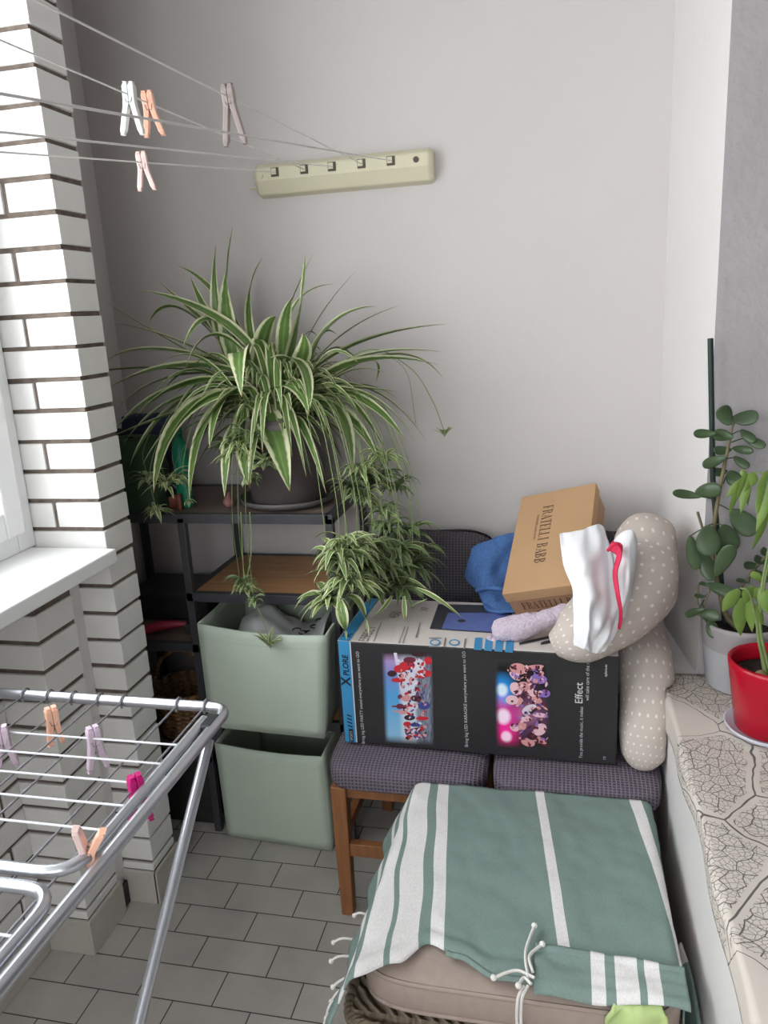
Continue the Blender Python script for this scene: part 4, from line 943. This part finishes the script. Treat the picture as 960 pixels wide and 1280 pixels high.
# lilac plush
ls = thing('plush_sock', 'fluffy lilac sock lying on the black carton in front of the shoe box', 'sock', at(660, 785, y=1.79))
pts = smooth_path([at(616, 790, y=1.79), at(640, 787, y=1.79), at(668, 778, y=1.79), at(695, 769, y=1.80), at(712, 765, y=1.81)], 6)
n = len(pts); rr = [.021 + .013 * math.sin(PI * min(1, (i / n) * 1.6 + .12)) for i in range(n)]; rr[0] = .012; rr[-1] = .012
m = MB(); m.tube(pts, rr, 16)
for v in m.v:
    v += V((noise.noise(v * 60), noise.noise(v * 60 + V((5, 0, 0))), noise.noise(v * 60 + V((9, 0, 0))))) * .004
    v.z = max(v.z, .759)
m.build('sock_body', 'lilac_plush', ls, smooth=True)
m = MB(); m.ball(at(617, 801, y=1.775), (.013, .012, .010)); m.ball(at(612, 797, y=1.775), .008)
m.build('toe_tip', 'lilac_plush', ls, smooth=True)

# ------------------------------------------------------------------ polka dot pillow (horseshoe)
pw = thing('nursing_pillow', 'horseshoe-shaped taupe pillow with white polka dots slumped against the parapet wall', 'pillow', at(800, 965, y=1.80))
path = [(693, 806, 1.72), (718, 796, 1.72), (752, 774, 1.75), (786, 744, 1.80), (806, 712, 1.86), (809, 682, 1.93), (800, 690, 2.04), (790, 740, 2.07), (793, 790, 1.98), (806, 830, 1.86), (810, 870, 1.80), (807, 915, 1.76), (803, 945, 1.74), (802, 958, 1.735)]
pts = smooth_path([at(*q[:2], y=q[2]) for q in path], 8); n = len(pts)
rad = [.03, .066, .083, .094, .096, .080, .070, .074, .078, .074, .068, .064, .050, .022]
rr = [];
for i in range(n):
    f = i / (n - 1) * (len(rad) - 1); a = int(min(f, len(rad) - 2)); rr.append(rad[a] + (rad[a + 1] - rad[a]) * (f - a))
m = MB(); m.tube(pts, rr, 28)
for v in m.v:
    v += V((0, noise.noise(v * 14), noise.noise(v * 14 + V((7, 0, 0))))) * .006
    if v.y > 1.725 and v.x < .142 and v.z < .7585:
        if .7585 - v.z < .142 - v.x: v.z = .7585
        else: v.x = .142
    v.z = max(v.z, .4665)
    v.x = min(v.x, LX - .003 if v.z < LZ + .02 else .272)
m.build('pillow_cover', 'dots', pw, smooth=True)

# white cloth with red trim
wc = thing('drawstring_bag', 'thin white cloth bag with a crimson trim draped over the pillow and shoe box', 'cloth bag', at(735, 812, y=1.62))
m, f1 = sheet([[(699, 667, 1.76), (728, 662, 1.77), (752, 656, 1.80), (762, 690, 1.78)], [(704, 704, 1.70), (730, 700, 1.67), (757, 690, 1.74), (771, 716, 1.74)], [(716, 745, 1.65), (735, 742, 1.61), (760, 740, 1.66), (776, 750, 1.69)], [(717, 785, 1.62), (738, 780, 1.585), (758, 780, 1.62), (775, 782, 1.66)], [(718, 808, 1.61), (732, 812, 1.585), (744, 817, 1.60), (757, 812, 1.63)]], 24, 32, '', '', wob=.022, seed=1, fq=6)
m.build('front_panel', 'white_cloth', wc, smooth=True, solid=.002, subsurf=1)
m, f2 = sheet([[(758, 690, 1.78), (773, 668, 1.77), (790, 662, 1.77), (797, 676, 1.77)], [(768, 712, 1.74), (778, 705, 1.70), (788, 702, 1.69), (795, 706, 1.72)], [(772, 745, 1.70), (778, 745, 1.66), (784, 742, 1.66), (788, 744, 1.69)], [(772, 775, 1.66), (775, 775, 1.645), (778, 772, 1.65), (780, 772, 1.67)]], 15, 24, '', '', wob=.006, seed=2)
m.build('back_panel', 'white_cloth', wc, smooth=True, solid=.002, subsurf=1)
m = MB(); tr = smooth_path([at(764, 682, y=1.715), at(774, 692, y=1.68), at(769, 716, y=1.665), at(772, 742, y=1.635), at(776, 766, y=1.63), at(774, 786, y=1.63)], 8)
m.tube(tr, [.012 - .007 * (i / (len(tr) - 1)) for i in range(len(tr))], 8, flat=.35, up=(0, 1, 0)); 
m.tube(smooth_path([at(760, 688, y=1.715), at(768, 680, y=1.70), at(776, 682, y=1.70), at(775, 694, y=1.68)], 6), .004, 8)
m.build('crimson_trim', 'red_trim', wc, smooth=True)

# ------------------------------------------------------------------ wicker ottoman, cushion, striped towel
OT = thing('wicker_ottoman', 'grey-brown wicker footstool under the taupe cushion', 'ottoman', (-.09, 1.33, 0))
def obox(u, v):
    a = 2 * PI * u; sp = lambda q, e: math.copysign(abs(q) ** e, q)
    k = .93 + .07 * v
    return V((-.085 + .285 * k * sp(math.cos(a), .22), 1.335 + .275 * k * sp(math.sin(a), .22), .30 * v))
m = MB(); m.grid(obox, 96, 16); m.build('woven_body', 'wicker', OT, smooth=True)
m = MB()
ring = [V((-.085 + .289 * math.copysign(abs(math.cos(a)) ** .2, math.cos(a)), 1.335 + .282 * math.copysign(abs(math.sin(a)) ** .2, math.sin(a)), .322)) for a in [2 * PI * k / 120 for k in range(121)]]
for j in range(3):
    pts = []
    for i, p in enumerate(ring):
        g = i * .9 + j * 2 * PI / 3; c = (p - V((-.085, 1.335, .322))).normalized()
        pts.append(p + c * .007 * math.cos(g) + V((0, 0, .008 * math.sin(g))))
    m.tube(pts, .009, 7)
m.build('braided_rim', 'rim', OT, smooth=True)
m = MB(); m.box((-.36, 1.075, .30), (.19, 1.595, .342)); m.build('seat_board', 'wicker', OT)
CU = thing('seat_cushion', 'taupe box cushion with piped edges lying on the wicker footstool', 'cushion', (-.07, 1.33, .345))
m = MB(); cx0, cx1, cy0, cy1 = -.352, .210, 1.066, 1.605
rbox(m, cx0, cx1, cy0, cy1, .345, .437, crown=.012); m.build('cushion_cover', 'cushion', CU, smooth=True)
for z in (.418, .362):
    pts = []
    for k in range(121):
        a = 2 * PI * k / 120; sp = lambda q, e: math.copysign(abs(q) ** e, q)
        pts.append(V(((cx0 + cx1) / 2 + (cx1 - cx0) / 2 * .985 * sp(math.cos(a), .28), (cy0 + cy1) / 2 + (cy1 - cy0) / 2 * .985 * sp(math.sin(a), .28), z)))
    MB().tube(pts, .0042, 6).build('piping', 'cushion', CU, smooth=True)
ct = lambda x, y: .4375 + .012 * max(0, 1 - ((x + .073) / .28) ** 2) * max(0, 1 - ((y - 1.331) / .274) ** 2)
TW = thing('hammam_towel', 'green woven towel with white stripes spread over the cushion', 'towel', (-.07, 1.35, .45))
TOT = .84
fedge = [(0, 1.00), (.10, 1.045), (.17, 1.085), (.215, 1.135), (.27, 1.115), (.34, 1.085), (.40, 1.085), (.50, 1.12), (.62, 1.13), (.84, 1.12)]
def interp(T_, x):
    for (a, b), (c, d) in zip(T_, T_[1:]):
        if x <= c: 
            f = (x - a) / (c - a); f = f * f * (3 - 2 * f); return b + (d - b) * f
    return T_[-1][1]
def tw(u, v):
    c = u * TOT; yf = interp(fedge, c); ybk = 1.622
    y = ybk + (yf - ybk) * v
    ec = .15 + (.09 - .15) * v; x = -.352 + (c - ec) + .004 * math.sin(v * 17 + c * 8) * max(0, 1 - abs(c - .14) / .12)
    xe = -.352 + .012 * (1 - v); xr_ = .207
    nz = noise.noise(V((c * 12, v * 6, 3))) * .005 + noise.noise(V((c * 34, v * 12, 5))) * .0022
    if c < .25: nz += .003 * math.sin(v * 38 + c * 30) * (1 - c / .25) * abs(noise.noise(V((c * 5, v * 5, 9)))) * 3
    z = ct(max(-.34, min(.2, x)), min(1.6, max(1.06, y))) + .007 + nz
    if x < xe + .02:
        q = xe + .02 - x; r_ = .03; a = min(q / r_, PI / 2 * .82)
        x = xe + .02 - r_ * math.sin(a) * .9; z -= r_ * (1 - math.cos(a))
        if q > r_ * PI / 2 * .82:
            e = q - r_ * PI / 2 * .82; x -= e * .42 + .007 * math.sin(v * 22) * e / .1; z -= e * .9
    if x > xr_ - .02:
        q = x - xr_ + .02; r_ = .022; a = min(q / r_, PI / 2)
        x = xr_ - .02 + r_ * math.sin(a) * .9; z -= r_ * (1 - math.cos(a))
        if q > r_ * PI / 2:
            e = q - r_ * PI / 2; z -= e; x += .004 * math.sin(v * 9)
    x = min(x, LX - .004)
    if v > .93: z += .006 * math.sin((v - .93) / .07 * PI)
    if v < .04: z -= .05 * (1 - v / .04) * 0
    return V((x, y, z))
m = MB(); m.grid(tw, 110, 70); m.build('towel_cloth', 'towel', TW, smooth=True, solid=.003)
m = MB(); pts = [tw(.30 + .36 * k / 40, 1) + V((0, -.002, .001)) for k in range(41)]; m.tube(pts, .0065, 8, flat=.6)
m.build('rolled_edge', M['p_green'] if 'p_green' in M else plain('green_towel_hem', dk(GREEN, .95), .95, var=.1, nscale=80), TW, smooth=True)
def flp(u, v):
    x = -.038 + .246 * u; y = 1.150 - .008 * u + (-.090 + .016 * u) * v
    z = ct(max(-.33, min(.19, x)), max(1.062, y)) + .016 + .006 * math.sin(u * 9 + 1) * v + .004 * noise.noise(V((u * 5, v * 4, 2)))
    if y < 1.075: z -= (1.075 - y) * .9
    if v < .12: z += .004
    return V((min(x, LX - .004), y, z))
m = MB(); m.grid(flp, 60, 24); m.build('folded_end', 'flap', TW, smooth=True, solid=.004)
CA = smooth_path([at(836, 1176, x=.214), at(842, 1222, x=.216), at(846, 1290, x=.216)], 10); CB = smooth_path([at(852, 1180, x=.232), at(866, 1225, x=.240), at(877, 1290, x=.242)], 10)
def crn(u, v):  # the corner that falls between cushion and parapet
    k = round(v * 20); return CA[k].lerp(CB[k], u) + V((0, .006 * math.sin(u * 7 + v * 3), 0))
m = MB(); m.grid(crn, 8, 20)
for f_ in m.uv: pass
m.uv = [[(.1 if q[1] > .34 else .42, q[1]) for q in f_] for f_ in m.uv]; m.build('hanging_corner', 'flap', TW, smooth=True, solid=.003)
def tassel(p, d, L, curl=0):
    m = MB(); p, d = V(p), V(d).normalized(); s = V((-.3, -.2, .9)); pts = [p + d * L * k / 8 + s * curl * L * math.sin(PI * k / 8) for k in range(9)]
    m.tube(pts, .0026, 6); m.ball(pts[-1], .0052, seg=8, rings=6); m.build('tassel', 'tassel', TW, smooth=True)
for v, d, L, cr in [(.50, (-1, -.1, -.1), .028, .3), (.62, (-1, -.2, -.15), .04, .2), (.70, (-1, -.3, -.2), .036, .2), (.78, (-.8, -.3, -.5), .032, .1), (.83, (-.6, -.3, -.7), .03, .1), (.88, (-.4, -.3, -.9), .035, .2), (.92, (-.3, -.3, -.9), .045, .1), (.96, (-.2, -.2, -1), .07, .1), (1.0, (.2, -.2, -1), .06, .25)]:
    tassel(tw(.002, v), d, L, cr)
for pts, L in [([(660, 1222), (657, 1190), (668, 1157)], 0), ([(666, 1215), (662, 1195), (678, 1180)], 0), ([(668, 1222), (645, 1213), (617, 1222)], 0), ([(664, 1230), (655, 1222), (648, 1232)], 0)]:
    m = MB(); pp_ = smooth_path([at(*q, z=.468) for q in pts], 6); m.tube(pp_, .0028, 6); m.ball(pp_[-1], .0056, seg=8, rings=6); m.build('tassel', 'tassel', TW, smooth=True)
for dx in (0, 5):
    m = MB(); pp_ = smooth_path([at(655 + dx, 1232, z=.462), at(648 + dx, 1246, y=1.043), at(646 + dx, 1268, y=1.04), at(647 + dx, 1292, y=1.035)], 6); m.tube(pp_, .0026, 6); m.ball(pp_[-1], .0055, seg=8, rings=6); m.build('tassel', 'tassel', TW, smooth=True)
lc = MB()
def lcf(u, v):
    x = .082 + .086 * u + .006 * math.sin(v * 5 + u * 4); t = min(1, v / .5)
    y = 1.105 - .046 * t - .008 * max(0, v - .5) - .010 * math.sin(u * 9 + v * 4) * v; z = .452 - .012 * t - (v - .5) * .085 * (.55 + .45 * math.sin(PI * min(1, u * .62 + .3))) * (v > .5)
    return V((x, y, z + .006 * noise.noise(V((u * 7, v * 5, 8))) * (v > .4)))
lc.grid(lcf, 20, 12); tag(lc.build('cleaning_cloth', 'lime_cloth', smooth=True, solid=.008, subsurf=1), 'lime green cloth peeking out under the folded end of the striped towel', 'cloth')

# ------------------------------------------------------------------ parapet: tablecloth and potted plants
def tcl(u, v):
    y = 1.872 - 2.1 * v; w = .55 * u - .055
    x = LX + w; z = LZ + .006 + .003 * noise.noise(V((u * 9, v * 18, 1)))
    # creases near the far end
    z += .020 * max(0, 1 - v / .10) * max(0, math.sin(u * 16 + 1)) * (1 if w < .16 else 0) * (1 if w > .0 else .3)
    if w < 0:
        x = LX - .004 - .004 * math.sin(v * 40); z = LZ + .004 + w * (1 + .35 * math.sin(v * 13 + 1.0))
    pass
    return V((x, y, z))
m = MB(); m.grid(tcl, 70, 130); tag(m.build('tablecloth', 'cloth', smooth=True, solid=.002), 'cream tablecloth printed with dark leaf veins covering the parapet ledge', 'tablecloth')
# saucer and red pot
ZP = LZ + .011
rc = at(962, 913, z=ZP); gc = at(921, 855, z=ZP)
tag(MB().lathe([(0.0, 0.0), (0.0676, 0.0), (0.085, 0.0066), (0.0916, 0.0165), (0.0872, 0.0165), (0.0785, 0.0088), (0.0545, 0.0055), (0.0, 0.0055)], rc, 44).build('plant_saucer', 'saucer_white', smooth=True), 'pale lilac saucer under the glossy red flower pot', 'saucer')
RP = thing('potted_plant', 'wilting light green plant in a glossy red pot on the parapet', 'potted plant', rc)
m = MB(); m.lathe([(0.0, 0.0066), (0.0654, 0.0066), (0.0698, 0.011), (0.0894, 0.1485), (0.0905, 0.1606), (0.085, 0.1639), (0.0818, 0.154), (0.0785, 0.1298)], rc, 48); m.build('pot', 'pot_red', RP, smooth=True)
m = MB(); m.lathe([(0.0796, 0.1276), (0.0436, 0.1331), (0.0, 0.132)], rc, 30)
m.build('soil', 'soil', RP, smooth=True)
GP = thing('potted_plant', 'jade plant with a dark stake in a pale grey pot on the parapet', 'potted plant', gc)
m = MB(); m.lathe([(0.0, 0.0011), (0.0654, 0.0011), (0.0698, 0.0066), (0.0807, 0.1045), (0.0856, 0.154), (0.0872, 0.1639), (0.0828, 0.1661), (0.0796, 0.154), (0.0774, 0.132)], gc, 48, mis=[0, 0, 0, 1, 1, 1, 1, 1]); m.build('pot', ['pot_grey', 'pot_grey_top'], GP, smooth=True)
m = MB(); m.lathe([(0.0796, 0.1342), (0.0436, 0.1408), (0.0, 0.1397)], gc, 30); m.build('soil', 'soil', GP, smooth=True)
YG = gc.y + .01
sk0 = gc + V((-.028, .03, .137)); sk1 = at(888, 423, y=gc.y + .02)
MB().tube([sk0, at(891, 600, y=gc.y + .025), sk1], .0062, 12).build('stake', 'stake', GP, smooth=True)
stp = smooth_path([gc + V((0, .0, .137)), at(908, 770, y=YG), at(899, 735, y=YG), at(890, 700, y=YG - .01), at(893, 655, y=YG - .01), at(900, 610, y=YG - .01), at(908, 570, y=YG - .01), at(914, 540, y=YG - .01), at(917, 528, y=YG - .01)], 5)
n = len(stp); m = MB(); m.tube(stp, [.0072 - .0050 * i / n for i in range(n)], 10)
m.tube(smooth_path([at(890, 700, y=YG - .01), at(878, 660, y=YG - .03), at(872, 640, y=YG - .04)], 4), .003, 8)
m.tube(smooth_path([gc + V((.03, .01, .137)), at(925, 745, y=YG), at(940, 715, y=YG), at(962, 690, y=YG)], 5), .003, 8)
m.tube(smooth_path([gc + V((-.03, -.02, .137)), at(880, 770, y=YG - .03), at(888, 735, y=YG - .03)], 4), .002, 8)
m.tube(smooth_path([gc + V((-.04, -.02, .137)), at(875, 760, y=YG - .03), at(873, 730, y=YG - .03)], 4), .0018, 8)
m.build('stem', 'jade_stem', GP, smooth=True)
jm = MB()
def jleaf(u, v, L, Wd, ang, dy=0, tk=.0035, tiltv=.25, mb=None, stem=None):
    """thick spoon-shaped leaf, centre px, length/width px, angle in picture"""
    y = YG + dy; c = at(u, v, y=y); s = y / F * 1.08
    ax_ = V((math.cos(ang), 0, math.sin(ang))); ax_ = (ax_ + V((0, -tiltv * .5, 0))).normalized(); nn = V((0, -1, tiltv)); nn = (nn - ax_ * nn.dot(ax_)).normalized(); bb = nn.cross(ax_)
    l, w = L * s / 2, Wd * s / 2
    def fn(a, b):
        th = 2 * PI * a; ph = PI * b - PI / 2; X = math.sin(ph); r = math.cos(ph) * (1 + .28 * X)
        return c + ax_ * l * X + bb * w * r * math.cos(th) + nn * (tk * r * math.sin(th) + .006 * X * X)
    (mb or jm).grid(fn, 14, 10)
    if stem:
        p = at(*stem, y=YG - .01); q = c - ax_ * l * .9
        (mb or jm).tube([p, (p + q) / 2 + V((0, 0, .001)), q], .0014, 6)
R_ = math.radians
for L in [(906, 519, 24, 17, R_(115), -.02, (916, 531)), (931, 523, 28, 17, R_(10), 0, (918, 531)), (880, 542, 24, 10, R_(178), -.02, (912, 551)), (903, 544, 22, 13, R_(170), -.01, (913, 551)), (934, 545, 20, 11, R_(-40), 0, (915, 543)), (943, 553, 24, 11, R_(-25), 0, (914, 553)), (928, 562, 22, 9, R_(-10), 0, (911, 564)), (902, 563, 20, 10, R_(178), 0, (910, 566)),
          (892, 577, 26, 12, R_(200), -.02, (909, 574)), (926, 578, 20, 10, R_(-35), 0, (908, 574)), (899, 590, 16, 10, R_(180), .02, (906, 590)), (916, 597, 18, 16, R_(-50), 0, (904, 605)), (885, 613, 28, 17, R_(8), -.03, (897, 618)), (858, 618, 32, 10, R_(170), -.03, (897, 626)),
          (885, 675, 36, 26, R_(-85), -.04, (892, 655)), (909, 672, 34, 24, R_(-70), -.02, (893, 655)), (866, 690, 42, 15, R_(-78), -.03, (880, 660)), (905, 700, 42, 18, R_(68), -.05, (893, 690)), (928, 652, 38, 24, R_(-45), -.01, (897, 630)), (884, 708, 34, 18, R_(-70), -.02, (890, 690)),
          (901, 737, 34, 14, R_(-20), -.04, (893, 730)), (868, 765, 24, 9, R_(200), -.05, (878, 755)), (885, 768, 26, 14, R_(-10), -.05, (880, 750)), (890, 785, 24, 14, R_(-70), -.05, (884, 770)), (874, 745, 14, 5, R_(170), -.03, (888, 740)), (880, 730, 14, 5, R_(160), -.03, (889, 735)),
          (930, 742, 18, 8, R_(178), 0, (936, 735)), (938, 707, 18, 9, R_(175), 0, (945, 712)), (949, 700, 18, 9, R_(150), 0, (950, 706)), (950, 720, 20, 11, R_(-40), 0, (944, 712)), (956, 690, 16, 9, R_(140), 0, (958, 696)), (928, 726, 16, 5, R_(165), 0, (938, 722)), (962, 708, 16, 9, R_(-30), 0, (955, 702))]:
    jleaf(*L[:6], stem=L[6], tiltv=random.uniform(.0, .6))
jm.build('foliage', 'jade', GP, smooth=True)
# wilted plant in the red pot
YR = rc.y
st = MB(); a0 = rc + V((-.015, -.01, .130))
paths = [[a0, at(947, 790, y=YR), at(952, 735, y=YR), at(960, 690, y=YR), at(966, 640, y=YR), at(955, 596, y=YR), at(943, 590, y=YR)], [a0 + V((.006, 0, 0)), at(950, 780, y=YR), at(957, 720, y=YR), at(972, 660, y=YR), at(972, 610, y=YR), at(958, 588, y=YR - .01)], [a0 + V((-.004, .004, 0)), at(944, 770, y=YR), at(936, 740, y=YR - .02), at(925, 735, y=YR - .02)]]
for p in paths:
    s_ = smooth_path(p, 5); st.tube(s_, [.0035 - .002 * i / len(s_) for i in range(len(s_))], 8)
st.build('stem', 'runner', RP, smooth=True)
wl = MB()
def wleaf(b, e, wpx, y=None, bow=.006):
    y = YR if y is None else y; p0, p2 = at(*b, y=y), at(*e, y=y + random.uniform(-.015, .01)); p1 = (p0 + p2) / 2 + V((random.uniform(-.006, .006), -bow, 0))
    leaf(wl, p0, p1, p2, wpx * y / F * 1.15, 9, random.uniform(-.4, .4), .3, face=V((0, 1, .1)))
for b, e, w_ in [((934, 592), (920, 625), 8), ((930, 595), (911, 645), 9), ((926, 600), (908, 622), 8), ((938, 592), (926, 642), 10), ((937, 596), (935, 632), 9), ((942, 590), (930, 615), 8), ((944, 592), (938, 608), 10), ((958, 590), (948, 640), 12), ((960, 600), (945, 665), 12), ((955, 610), (948, 650), 10), ((962, 590), (962, 650), 14), ((960, 640), (940, 688), 9), ((968, 600), (966, 660), 14), ((925, 592), (934, 590), 8),
        ((942, 733), (931, 755), 17), ((945, 735), (950, 755), 14), ((925, 738), (903, 765), 16), ((930, 748), (926, 795), 18), ((935, 745), (940, 790), 12), ((952, 735), (962, 770), 15), ((945, 755), (955, 782), 10), ((940, 715), (955, 728), 10)]: wleaf(b, e, w_)
wl.build('foliage', 'lime_leaf', RP, smooth=True)
dl = MB()
dl.grid(lambda u, v: rc + V((-.045 + .03 * u, -.035 + .02 * v, .134 + .012 * math.sin(PI * u) * v)), 6, 5); dl.build('dry_leaf', plain('dry_leaf_tan', srgb(150, 130, 90), .8, var=.2), RP, smooth=True, solid=.001)
